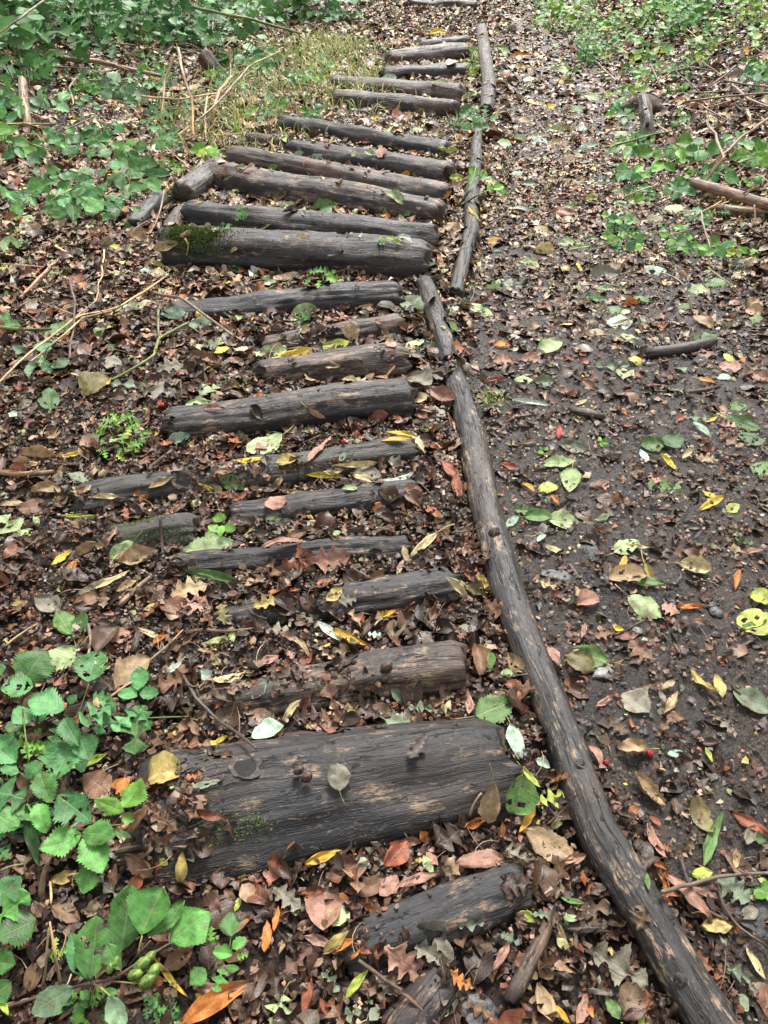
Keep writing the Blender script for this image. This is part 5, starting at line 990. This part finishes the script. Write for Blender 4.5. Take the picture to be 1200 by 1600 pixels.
twig(h2(R1, [(718, 148), (720, 200), (722, 262)], [.3, .2, .1]), 1.7, 'branch', 'thin upright reddish stem beside the bent pale straw stem', 'dry_stem', 'dry stem', CS)
twig(h2(R1, [(878, 160), (800, 195), (760, 225)], [.14, .1, .05]), 1.8, 'straw', 'straw stem leaning over the left edge of the grass', 'dry_stem', 'dry stem')
twig(h2(R1, [(890, 236), (940, 262), (986, 272)], [.05]*3), 1.8, 'pale', 'pale twig lying in the dry grass beside the far logs')
twig(h2(R1, [(150, 168), (220, 186), (300, 190), (380, 210), (505, 238)], [.08, .1, .1, .08, .06]), 4.2, 'pale', 'pale fallen branch lying across the left bank under the brambles', 'fallen_branch', 'branch', m=14)
twig(h2(R1, [(70, 248), (74, 300), (84, 372), (88, 410)], [.16, .1, .05, .0]), 7, 'pale', 'short thick pale branch standing upright near the left edge', 'fallen_branch', 'branch', m=16, taper=.95, rough=.03)
twig(h2(R1, [(140, 0), (60, 60), (-5, 105)], [.6, .5, .4]), 1.8, 'pale', 'straight pale stem crossing the upper left corner', 'dry_stem', 'dry stem')
twig(h2(R1, [(60, 205), (200, 210), (280, 215)], [.06]*3), 1.6, 'twig', 'thin brown twig below the pale fallen branch')
twig(h2(R1, [(250, 232), (215, 275), (230, 340)], [.08, .05, .01]), 1.8, 'pale', 'forked pale twig in the litter below the fallen branch')
twig(h2(R1, [(600, 20), (700, 44), (780, 58), (860, 82), (940, 104)], [.45, .45, .42, .34, .22]), 2.4, 'stem', 'long arching green bramble stem above the grass', 'bramble_runner', 'stem')
twig(h2(R1, [(0, 388), (120, 388), (180, 386)], [.06]*3), 1.8, 'stem', 'thin green stem at the left edge across the ivy', 'bramble_runner', 'stem')
twig(h2(R1, [(514, 595), (500, 660), (455, 760)], [.08, .06, .0]), 1.5, 'straw', 'thin straw stalk beside the short green mossy stick')
twig(h2(R1, [(578, 745), (590, 770), (582, 800)], [.02, .015, .0]), 1.6, 'straw', 'forked straw on the mossy end of the moss ended log')
twig(h2(R1, [(170, 768), (200, 785), (225, 805)], [.02]*3), 2, 'straw', 'short straw in the litter left of the moss ended log')
R2 = (600, 0)
twig(h2(R2, [(962, 572), (1030, 588), (1100, 608), (1150, 625), (1215, 645)], [.05, .06, .07, .07, .08]), 8, 'branch', 'thick broken brown branch with peeling bark at the right edge', 'fallen_branch', 'branch', taper=1.0, m=24, rough=.05)
twig(h2(R2, [(1042, 648), (1100, 656), (1215, 660)], [.04]*3), 6.5, 'pale', 'thinner pale branch below the thick broken branch', 'fallen_branch', 'branch', m=14)
twig(h2(R2, [(1008, 378), (1040, 440), (1064, 492), (1030, 530), (990, 590)], [.1, .14, .15, .1, .03]), 2.4, 'pale', 'pale bent twig above the thick broken branch')
twig(h2(R2, [(1205, 368), (1120, 425), (1060, 482), (1018, 542)], [.2, .18, .14, .06]), 2.3, 'pale', 'pale twig slanting from the right edge above the broken branch')
twig(h2(R2, [(1030, 345), (940, 318), (1040, 305), (1205, 290)][1:], [.05, .08, .1]), 1.7, 'pale', 'long thin pale twig right of the upright rotten post')
twig(h2(R2, [(1082, 262), (1140, 310), (1205, 335)], [.08]*3), 2.2, 'pale', 'pale stem slanting down to the right edge below the yellow leaf', 'dry_stem')
twig(h2(R2, [(1060, 250), (1120, 262), (1205, 272)], [.1]*3), 1.6, 'twig', 'dark thin twig lying above the pale stem at the right edge')
twig(h2(R2, [(1135, 345), (1142, 372), (1145, 385)], [.06, .04, .02]), 3, 'straw', 'short whitish stalk right of the rotten post')
twig(h2(R2, [(1100, 205), (1060, 240), (1020, 268)], [.1, .07, .04]), 1.6, 'pale', 'thin twig above the dark thin twig on the right bank')
twig(h2(R2, [(690, 462), (760, 444), (840, 420), (900, 410)], [.05, .08, .08, .07]), 1.8, 'stem', 'trailing green stem left of the rotten post', 'bramble_runner', 'stem')
twig(h2(R2, [(235, 642), (265, 600), (288, 520)], [.02, .07, .12]), 1.6, 'stem', 'thin green stem leaning over the dark edging pole', 'bramble_runner', 'stem')
twig(h2(R2, [(245, 640), (290, 610), (325, 595)], [.02, .05, .06]), 1.5, 'stem', 'thin green shoot reaching right over the dark edging pole', 'bramble_runner', 'stem')
twig(h2(R2, [(990, 660), (1000, 710), (1020, 780)], [.08, .06, .02]), 1.8, 'pale', 'thin pale twig below the thick broken branch')
twig(h2(R2, [(1158, 640), (1160, 680), (1150, 710)], [.1, .06, .03]), 1.7, 'pale', 'thin hanging twig over the thinner pale branch')
twig(h2(R2, [(832, 200), (850, 240), (866, 275)], [.16, .1, .04]), 1.6, 'branch', 'thin reddish stem beside the top of the rotten post', 'dry_stem')
# upright rotten post
A, B = hit(1016, 232), hit(1012, 228); B = hit(1013, 222)+np.array([0, .32, .20])
p_ = tube_obj('rotten_post', [A-np.array([0, 0, .08]), A*.5+B*.5+np.array([.006, 0, 0]), B], [.045, .046, .036], WM['worn'], m=40, n=40, lump=.2, ridge=.2, rough=.05, jag=.8, seed=5, label='short upright rotten wooden post with a dark split, on the right bank', cat='post')
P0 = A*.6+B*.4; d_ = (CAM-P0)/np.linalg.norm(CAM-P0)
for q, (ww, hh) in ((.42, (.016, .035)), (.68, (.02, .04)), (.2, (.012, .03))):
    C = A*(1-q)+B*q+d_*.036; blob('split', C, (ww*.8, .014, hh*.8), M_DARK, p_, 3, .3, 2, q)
C = hit(1004, 172, 0); blob('earth_clod', C-np.array([0, 0, .03]), (.13, .15, .12), plain("dry_soil", (.035, .024, .017), (.13, .09, .065), 60, .85, 1, .01), None, 4, .5, 2.2, 3, label='crumbly brown earth clod just above the rotten post', cat='earth clod')
# short dark stump under the brambles
A = hit(350, 118); blog_ = tube_obj('stump', [A-np.array([0, 0, .1]), A+np.array([-.18, .12, .15])], [.085, .06], WM['brown'], m=36, n=24, lump=.2, ridge=.2, jag=.8, seed=2, label='short dark broken stump beside the left of the grass under the brambles', cat='stump')
# ------------------------------------------------------------------ stones, cones, berries
def stone(x, y, wpx, hpx, mat, label, seed, flat=.45):
    C = hit(x, y); d = depth_of(C); a = wpx*d/F/2; b = hpx*d/F/2/max(.5, (CAM-C)[2]/np.linalg.norm(CAM-C))
    V, T = ICO[3]; g = V.copy(); r = np.random.default_rng(seed)
    for _ in range(11):                                   # cut facets
        n = r.normal(0, 1, 3); n /= np.linalg.norm(n); h = r.uniform(.55, .85); q = g@n; g = g-np.outer(np.maximum(q-h, 0), n)
    g = g*(1+.03*fbm(g[:, 0]*3+seed, g[:, 1]*3, g[:, 2]*3)[:, None]); g = g*(1+.10*fbm(g[:, 0]*2.2+seed*2, g[:, 1]*2.2, g[:, 2]*2.2)[:, None]); W = g*np.array([a*1.2, b*1.2, min(a, b)*flat*1.5])
    an = r.uniform(-.5, .5); R = np.array([[math.cos(an), -math.sin(an), 0], [math.sin(an), math.cos(an), 0], [0, 0, 1]]); W = W@R.T
    link('stone', mkmesh('stone', W, None, mat, None, None, False, T), None, C+np.array([0, 0, min(a, b)*flat*.15]), label=label, cat='stone')
stone(730, 1588, 90, 60, M_STONE, 'dark flat stone at the bottom edge right of the sunken log end', 4, .2)
stone(940, 1054, 34, 20, M_PALE_STONE, 'small wet grey stone under the bright toothed leaf', 5, .5)
stone(920, 863, 30, 26, M_STONE, 'dark square stone chip on the mud below the green leaf by the pole', 6)
stone(994, 988, 18, 12, M_PALE_STONE, 'small bluish grey pebble on the mud', 7)
stone(1118, 956, 22, 18, M_STONE, 'grey pebble right of the pinkish brown lobed leaf', 8)
stone(1180, 1430, 60, 50, M_STONE, 'dark stone at the right edge below the bent twig', 9, .2)
stone(870, 902, 46, 22, M_STONE, 'flat dark stone beside the long near pole', 10, .3)
stone(985, 912, 40, 18, M_STONE, 'flat stone sunk in the mud right of the flat dark one', 12, .15)
stone(945, 1035, 20, 12, M_STONE, 'dark pebble tucked behind the small wet grey stone', 13, .3)
def cone_(x, y, s, label):
    C = hit(x, y); L = s*depth_of(C)/F/2; o = blob('alder_cone', C+np.array([0, 0, L*.8]), (L*.75, L*.75, L), M_CONE, None, 3, .12, 4, x, 5, up=(.7, .5, .35), label=label, cat='cone')
    return o
cone_(467, 1207, 17, 'upper left of two dark alder cones on the widest log'); cone_(480, 1218, 19, 'lower right of two dark alder cones on the widest log')
cone_(604, 1047, 20, 'dark alder cone on the cracked log above the greyish leaf cluster'); cone_(601, 1064, 12, 'smaller alder cone below the one on the cracked log')
twig([(470, 1215, .006), (468, 1228, .004), (463, 1242, .003)], 1.3, 'twig', 'thin dark stalk hanging from the cones on the widest log')
for (x, y, s, t) in ((255, 640, 12, 'red berry in the litter left of the knot hollow log'), (537, 696, 10, 'red berry beside the pinkish leaf on the knot ring log'), (885, 808, 12, 'red berry on the mud right of the green leaf by the pole'),
                     (684, 851, 9, 'red berry between the narrow smooth log and the long near pole'), (1013, 1183, 15, 'bright red berry right of the curled tan stalked leaf'), (945, 1197, 13, 'red berry below left of the curled tan stalked leaf'),
                     (1037, 493, 8, 'small red berry on the upper mud path'), (868, 937, 8, 'small red berry beside the flat stones on the mud'), (848, 478, 7, 'tiny red berry in the litter above the thick stick')):
    C = hit(x, y); r_ = s*.78*depth_of(C)/F/2; b_ = blob('berry', C+np.array([0, 0, r_*.9+.006]), (r_, r_, r_*1.1), M_BERRY, None, 2, .04, 2, x, label=t, cat='berry')
    blob('calyx', C+np.array([0, 0, r_*1.9+.006]), (r_*.3, r_*.3, r_*.2), M_DARK, b_, 1)
# small whitish flecks stuck to the logs

rq = random.Random(21)
for (x0, y0, x1, y1, n, lab, gr) in ((0, 60, 400, 260, 34, 'thin dry stem lying loose on the left bank', 'dry stems on the left bank'), (980, 110, 1200, 420, 44, 'thin dry stem lying loose on the right bank', 'dry stems on the right bank'), (860, 30, 1180, 120, 14, 'thin dry stem among the weeds of the top right bank', 'dry stems on the top right bank'), (0, 280, 260, 520, 12, 'thin dry stem in the litter left of the logs', 'dry stems left of the logs')):
    for i in range(n):
        x, y = rq.uniform(x0, x1), rq.uniform(y0, y1); a = rq.uniform(-.9, .9)+(3.14 if rq.random() < .5 else 0); L = rq.uniform(25, 70)
        o_ = twig([(x, y, .03), (x+math.cos(a)*L*.5, y+math.sin(a)*L*.4, rq.uniform(.04, .12)), (x+math.cos(a)*L, y+math.sin(a)*L*.8, rq.uniform(.02, .12))], rq.uniform(.7, 1.4), rq.choice(['pale', 'straw', 'twig', 'straw']), lab, 'dry_stem', 'dry stem', gr, m=5); PEND2.append((o_, x+math.cos(a)*L*.5, y+math.sin(a)*L*.4, 'thin loose dry stem'))
# ---- write the leaf labels, telling look-alikes apart by order
by = {}
for p in PENDING:
    o, x, y, lp, sh, q, ck, fl, L = p
    st = ('holed ' if 'h' in fl else '')+('curled ' if 'c' in fl else '')+('rolled ' if 'R' in fl else '')+('mottled ' if 'm' in fl else '')+('stalked ' if 's' in fl else '')
    lab = (size_word(L)+st+LC[ck][1]+' '+LS[sh][0]+' leaf '+describe(x, y)).strip()
    by.setdefault(lab, []).append(p)
def cut(s_, n=16): return ' '.join(s_.split()[:n])
for lab, ps in by.items():
    if len(ps) == 1: ps[0][0]['label'] = cut(lab)
    else:
        xs = [p[1] for p in ps]; ys = [p[2] for p in ps]
        hor = (max(xs)-min(xs)) >= (max(ys)-min(ys)); ps = sorted(ps, key=lambda p: p[1] if hor else p[2]); n = len(ps)
        if n == 2: w_ = ['left', 'right'] if hor else ['upper', 'lower']
        elif n == 3: w_ = ['left', 'middle', 'right'] if hor else ['upper', 'middle', 'lower']
        else: w_ = [["leftmost", "second", "third", "fourth", "fifth", "sixth", "seventh", "eighth"][min(i, 7)] for i in range(n)]
        for p, k in zip(ps, w_): p[0]['label'] = cut(k+' '+lab)
    for p in ps: p[0]['category'] = 'leaf'; p[0]['group'] = 'leaves fallen on the path and logs'
print('heroes', len(PENDING), 'dups', sum(len(p) > 1 for p in by.values()), 'long', [l for l in by if len(l.split()) > 15])

LM2 = [(300, 150, "crossed straw stems"), (140, 95, "pale fallen branch"), (40, 165, "upright pale branch"), (310, 285, "log stub"), (230, 330, "mossy stick"), (345, 105, "short dark stump"), (205, 305, "rounded stalked green leaf"),
       (30, 315, "large bramble leaves at the left edge"), (100, 500, "long straw stem"), (155, 240, "green rimmed litter patch"), (1013, 185, "rotten post"), (1060, 75, "green leafy clump"), (1130, 300, "broken branch"), (940, 90, "upright leafy weed clump"), (1165, 95, "yellow leaf on the right bank"),
       (55, 1160, "feathery herb"), (30, 1320, "long dark green blade"), (470, 110, "thickest grass"), (520, 25, "rightmost bramble bush"), (15, 60, "upper left corner bush"), (200, 50, "bare brown hollow"), (400, 215, "short log butt"), (1180, 390, "yellowish weeds at the right edge")]
LM2 = [q for q in LM2 if q[2] not in ("green rimmed litter patch",)]
by2 = {}
for (o, x, y, t) in PEND2:
    m_ = min(LM2, key=lambda q: math.hypot(q[0]-x, (q[1]-y)*1.5)); dx, dy = x-m_[0], y-m_[1]
    near = math.hypot(dx, dy) < 45
    rel = (("just right of" if near else "well right of") if dx > 0 else ("just left of" if near else "well left of")) if abs(dx) > abs(dy)*1.3 else (("just below" if near else "below") if dy > 0 else ("just above" if near else "above"))
    by2.setdefault(t+' '+rel+' the '+m_[2], []).append((o, x, y))
for lab, ps in by2.items():
    xs = [p[1] for p in ps]; ys = [p[2] for p in ps]; hor = (max(xs)-min(xs)) >= (max(ys)-min(ys)); ps.sort(key=lambda p: p[1] if hor else p[2]); n = len(ps)
    w_ = [''] if n == 1 else ['left', 'right'] if n == 2 and hor else ['upper', 'lower'] if n == 2 else [(["leftmost", "second", "third", "fourth", "fifth", "sixth", "seventh", "eighth"] if hor else ["highest", "second highest", "third highest", "fourth highest", "fifth highest", "sixth highest", "seventh highest", "eighth highest"])[min(i, 7)] for i in range(n)]
    for p, k in zip(ps, w_): p[0]['label'] = cut((k+' '+lab).strip())

from collections import Counter
print('KINDS', Counter(p[0].name.split('.')[0] for p in PENDING))
# ------------------------------------------------------------------ leaf litter nobody could count
PAL = np.array([(.026, .014, .009), (.045, .024, .015), (.075, .039, .024), (.115, .068, .042), (.15, .098, .062), (.105, .080, .058),
                (.22, .150, .090), (.30, .215, .13), (.34, .28, .17), (.16, .060, .030), (.24, .088, .036), (.14, .135, .10),
                (.12, .16, .06), (.26, .30, .13), (.42, .32, .07), (.25, .15, .11)])
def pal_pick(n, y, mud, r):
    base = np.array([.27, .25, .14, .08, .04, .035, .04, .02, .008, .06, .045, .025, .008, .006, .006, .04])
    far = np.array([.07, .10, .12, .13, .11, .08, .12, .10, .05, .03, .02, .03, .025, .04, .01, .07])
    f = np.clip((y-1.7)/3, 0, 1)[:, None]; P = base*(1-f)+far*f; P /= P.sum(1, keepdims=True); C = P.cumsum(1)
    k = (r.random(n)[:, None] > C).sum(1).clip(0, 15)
    c = PAL[k]*r.uniform(.72, 1.35, (n, 1))*(1+.55*f)*(1+r.normal(0, .05, (n, 3)))  # paler up the path: drier leaves, plus brighter open light put into the colour
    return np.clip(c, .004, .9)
def scatter(n, ylo, yhi, r):
    y = ylo+(yhi-ylo)*r.random(n); 
    W_ = .62*np.sqrt(y*y+1.2)+.95; Wm = .62*math.sqrt(yhi*yhi+1.2)+.95
    x = (r.random(n)*2-1)*Wm; k = np.abs(x) < W_
    return x[k], y[k]
COVER = [(285, 1260, 52, 110), (255, 1320, 50, 50), (560, 1490, 60, 50), (800, 1385, 14, 30), (255, 665, 16, 20), (130, 780, 30, 20), (240, 488, 30, 14), (400, 585, 16, 14), (705, 568, 10, 14), (170, 845, 24, 20), (275, 885, 16, 14), (430, 740, 150, 22), (570, 880, 130, 16), (470, 930, 70, 26), (415, 1060, 110, 30), (540, 1080, 60, 40), (300, 1060, 90, 40), (480, 1500, 90, 70),
         (620, 1500, 60, 40), (250, 1240, 40, 60), (600, 775, 20, 12), (480, 525, 40, 10), (330, 740, 70, 20), (300, 1330, 30, 20), (330, 1180, 30, 14), (550, 730, 60, 14), (640, 205, 40, 10), (460, 212, 50, 10), (690, 1470, 30, 20)]
def to_px(x, y, z):
    P = np.stack([x, y, z-CAMZ], -1); d = P@FW; return 600+F*(P@RT)/d, 800-F*(P@UP)/d
HPOS = np.array([(h[0], h[1], h[2]) for h in HEROES]) if HEROES else np.zeros((0, 3))
def place_pts(x, y, r, logp=.035):
    g = ground(x, y); c = caps_h(x, y); onlog = c > g+.002
    z = np.maximum(g, c); px, py = to_px(x, y, z)
    cov = np.zeros(len(x))
    for (a, b, sx, sy) in COVER: cov = np.maximum(cov, np.exp(-(((px-a)/sx)**2+((py-b)/sy)**2)))
    lowe = np.clip((.022-(c-g))/.012, 0, 1)*.75*(y < 6)
    pr = np.where(onlog, np.maximum(np.maximum(np.where(y < 2.3, logp*.35, logp), lowe), cov*1.5-.2), 1.)
    mud = mudmask(x, y); pr = pr*np.where(onlog, 1, 1-.60*mud*np.clip((4.6-y)/2, .22, 1))
    k = r.random(len(x)) < pr
    return x[k], y[k], z[k], onlog[k], mud[k]
def nrmls(x, y):
    e = .01; s = lambda a, b: np.maximum(ground(a, b), caps_h(a, b))
    nx = -(s(x+e, y)-s(x-e, y))/(2*e); ny = -(s(x, y+e)-s(x, y-e))/(2*e)
    n = np.stack([np.clip(nx, -1, 1), np.clip(ny, -1, 1), np.ones_like(nx)], 1); return n/np.linalg.norm(n, axis=1)[:, None]
def templates(hi, r):
    out = []
    spec = [('w', .17, .24), ('w', .22, .3), ('o', .62, .24), ('e', .5, .3), ('l', .7, .2), ('m', .85, .2), ('l', .6, .35), ('e', .38, .4), ('f', .8, .3), ('r', .8, .3), ('o', .7, .3), ('m', .7, .35)]
    for rep in range(5 if hi else 4):
        for (s, q, wv) in spec:
            lob = s in 'lmf'
            nr, nc = ((15, 5) if lob else (9, 5)) if hi else ((10, 3) if lob else (6, 3))
            V, Q, U = leafdata(s, 1, q*r.uniform(.8, 1.2), nr, nc, r.uniform(-.1, .5), r.uniform(-1.3, 1.6), r.uniform(-.4, 1.2), wv*.8, 0, r.integers(1000))
            V[:, 1] -= .5; V[:, 2] -= np.median(V[:, 2]); out.append((V, Q, U))
    return out
def bake(name, x, y, z, nrm, L, rot, tilt, tints, temps, tid, mat):
    Vs, Qs, Us, Cs = [], [], [], []; off = 0
    up = nrm+np.stack([np.cos(tilt[:, 0])*tilt[:, 1], np.sin(tilt[:, 0])*tilt[:, 1], np.zeros(len(x))], 1)
    up /= np.linalg.norm(up, axis=1)[:, None]
    d = np.stack([np.cos(rot), np.sin(rot), np.zeros(len(x))], 1); d -= up*(d*up).sum(1)[:, None]; d /= np.linalg.norm(d, axis=1)[:, None]
    s = np.cross(d, up); pos = np.stack([x, y, z], 1)
    for k, (V, Q, U) in enumerate(temps):
        ii = np.where(tid == k)[0]
        if len(ii) == 0: continue
        W = V[None]*L[ii][:, None, None]
        P = pos[ii][:, None]+W[..., 0:1]*s[ii][:, None]+W[..., 1:2]*d[ii][:, None]+W[..., 2:3]*up[ii][:, None]
        nv = len(V); Vs.append(P.reshape(-1, 3)); Us.append(np.tile(U, (len(ii), 1)))
        Cs.append(np.repeat(tints[ii], nv, 0)); Qs.append((Q[None]+(off+np.arange(len(ii))*nv)[:, None, None]).reshape(-1, 4)); off += nv*len(ii)
    return mkmesh(name, np.vstack(Vs), np.vstack(Qs), mat, np.vstack(Us), np.vstack(Cs))
r = np.random.default_rng(11)
for bi, (ylo, yhi, n, hi, Lm) in enumerate([(.0, 2.3, 17500, True, .045), (2.3, 5.2, 44000, False, .050), (5.2, 14.5, 62000, False, .068)]):
    x, y = scatter(n, ylo, yhi, r)
    x, y, z, onl, mud = place_pts(x, y, r); n = len(x)
    nrm = nrmls(x, y); L = Lm*np.exp(np.clip(r.normal(0, .44, n), -1.2, .62))*np.where(mud > .5, .82, 1)
    tilt = np.stack([r.uniform(0, 6.28, n), np.abs(r.normal(0, np.where(onl, .1, np.where(mud > .5, .22, .42))))], 1)
    lift = np.where(onl, .003+.006*r.random(n), np.where(mud > .5, .005+.006*r.random(n), .004+.020*r.random(n)))
    if len(HPOS):
        for (hx, hy, hr) in HPOS:
            k = (np.abs(x-hx) < hr) & (np.abs(y-hy) < hr); lift[k] = np.minimum(lift[k], .004); tilt[k, 1] *= .3
    if len(HPOS):
        drop = np.zeros(n, bool)
        for (hx, hy, hr) in HPOS: drop |= (np.hypot(x-hx, y-hy) < hr*.95) & (L > .02)
        lift[drop] = 0.; L[drop] *= .55
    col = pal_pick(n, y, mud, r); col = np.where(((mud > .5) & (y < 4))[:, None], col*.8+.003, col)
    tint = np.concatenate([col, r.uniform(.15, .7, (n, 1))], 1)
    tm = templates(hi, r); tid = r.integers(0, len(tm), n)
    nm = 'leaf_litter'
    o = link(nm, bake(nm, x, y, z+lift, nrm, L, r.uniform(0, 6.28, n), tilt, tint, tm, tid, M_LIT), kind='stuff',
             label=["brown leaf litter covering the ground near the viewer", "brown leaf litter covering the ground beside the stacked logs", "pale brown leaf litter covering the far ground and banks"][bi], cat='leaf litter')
# crumbs of leaf
for bi, (ylo, yhi, n, Lm) in enumerate([(.0, 2.3, 92000, .0095), (2.3, 6.5, 88000, .016), (6.5, 13, 50000, .034)]):
    x, y = scatter(n, ylo, yhi, r); x, y, z, onl, mud = place_pts(x, y, r, .006)
    n = len(x); nrm = nrmls(x, y)
    tm = []
    for q in range(14):                                   # torn scraps: two bent quads with ragged corners
        k6 = np.array([(-.5, -.3), (0, -.42), (.5, -.25), (-.5, .3), (0, .4), (.5, .3)])*[1, r.uniform(.35, 1.1)]+r.normal(0, .15, (6, 2))
        tm.append((np.concatenate([k6, r.normal(0, .13, (6, 1))], 1), np.array([[0, 1, 4, 3], [1, 2, 5, 4]]), np.full((6, 2), .2)))
    L = Lm*np.exp(r.normal(0, .4, n)); tilt = np.stack([r.uniform(0, 6.28, n), np.abs(r.normal(0, .5, n))], 1)
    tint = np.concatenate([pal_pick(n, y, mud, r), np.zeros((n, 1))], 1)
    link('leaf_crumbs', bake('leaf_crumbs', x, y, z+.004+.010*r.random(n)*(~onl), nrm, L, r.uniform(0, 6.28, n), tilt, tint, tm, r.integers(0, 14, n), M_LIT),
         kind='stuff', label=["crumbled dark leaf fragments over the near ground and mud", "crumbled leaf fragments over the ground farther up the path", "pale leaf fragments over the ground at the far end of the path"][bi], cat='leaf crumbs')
# fine stalks and rootlets in the litter
def fine(n, ylo, yhi, lo, hi_, rad, label, cols):
    x, y = scatter(n, ylo, yhi, r); x, y, z, onl, mud = place_pts(x, y, r, .03); Vs, Qs, Us, Cs = [], [], [], []
    for k in range(len(x)):
        L = r.uniform(lo, hi_); a = r.uniform(0, 6.28); b = r.normal(0, .7); h = r.uniform(.008, .024) if mud[k] < .5 else .008
        s_ = np.linspace(0, 1, 5); P = np.stack([x[k]+L*s_*np.cos(a+b*s_), y[k]+L*s_*np.sin(a+b*s_), z[k]+h+np.sin(s_*3.14)*r.uniform(0, .012)+s_*r.normal(0, .006)], 1)
        rr = rad*r.uniform(.6, 1.4)*(1-.5*s_); T = P[-1]-P[0]; sd2 = np.array([-T[1], T[0], 0]); sd2 /= np.linalg.norm(sd2)+1e-9
        a0 = P+sd2*rr[:, None]; a1 = P+np.array([0, 0, 1])*rr[:, None]*1.4; a2 = P-sd2*rr[:, None]
        o_ = k*15; Vs.append(np.stack([a0, a1, a2], 1).reshape(-1, 3)); i_ = np.arange(4)*3
        Qs.append(np.concatenate([np.stack([i_, i_+1, i_+4, i_+3], 1), np.stack([i_+1, i_+2, i_+5, i_+4], 1)])+o_)
        Cs.append(np.tile([*(np.array(cols[r.integers(len(cols))])*r.uniform(.7, 1.3)), 0], (15, 1)))
    V = np.vstack(Vs); link('fine_twigs', mkmesh('fine_twigs', V, np.vstack(Qs), M_LIT, np.full((len(V), 2), .2), np.vstack(Cs)), kind='stuff', label=label, cat='fine twigs')
TC = [(.10, .06, .04), (.2, .13, .08), (.34, .26, .16), (.05, .03, .02)]
fine(1500, 0, 2.4, .02, .09, .0010, "fine leaf stalks and twiglets strewn over the near litter", TC)
fine(2200, 2.4, 8, .04, .20, .0018, "fine dry twigs strewn over the far litter", TC)
# longer straws on the left and right banks
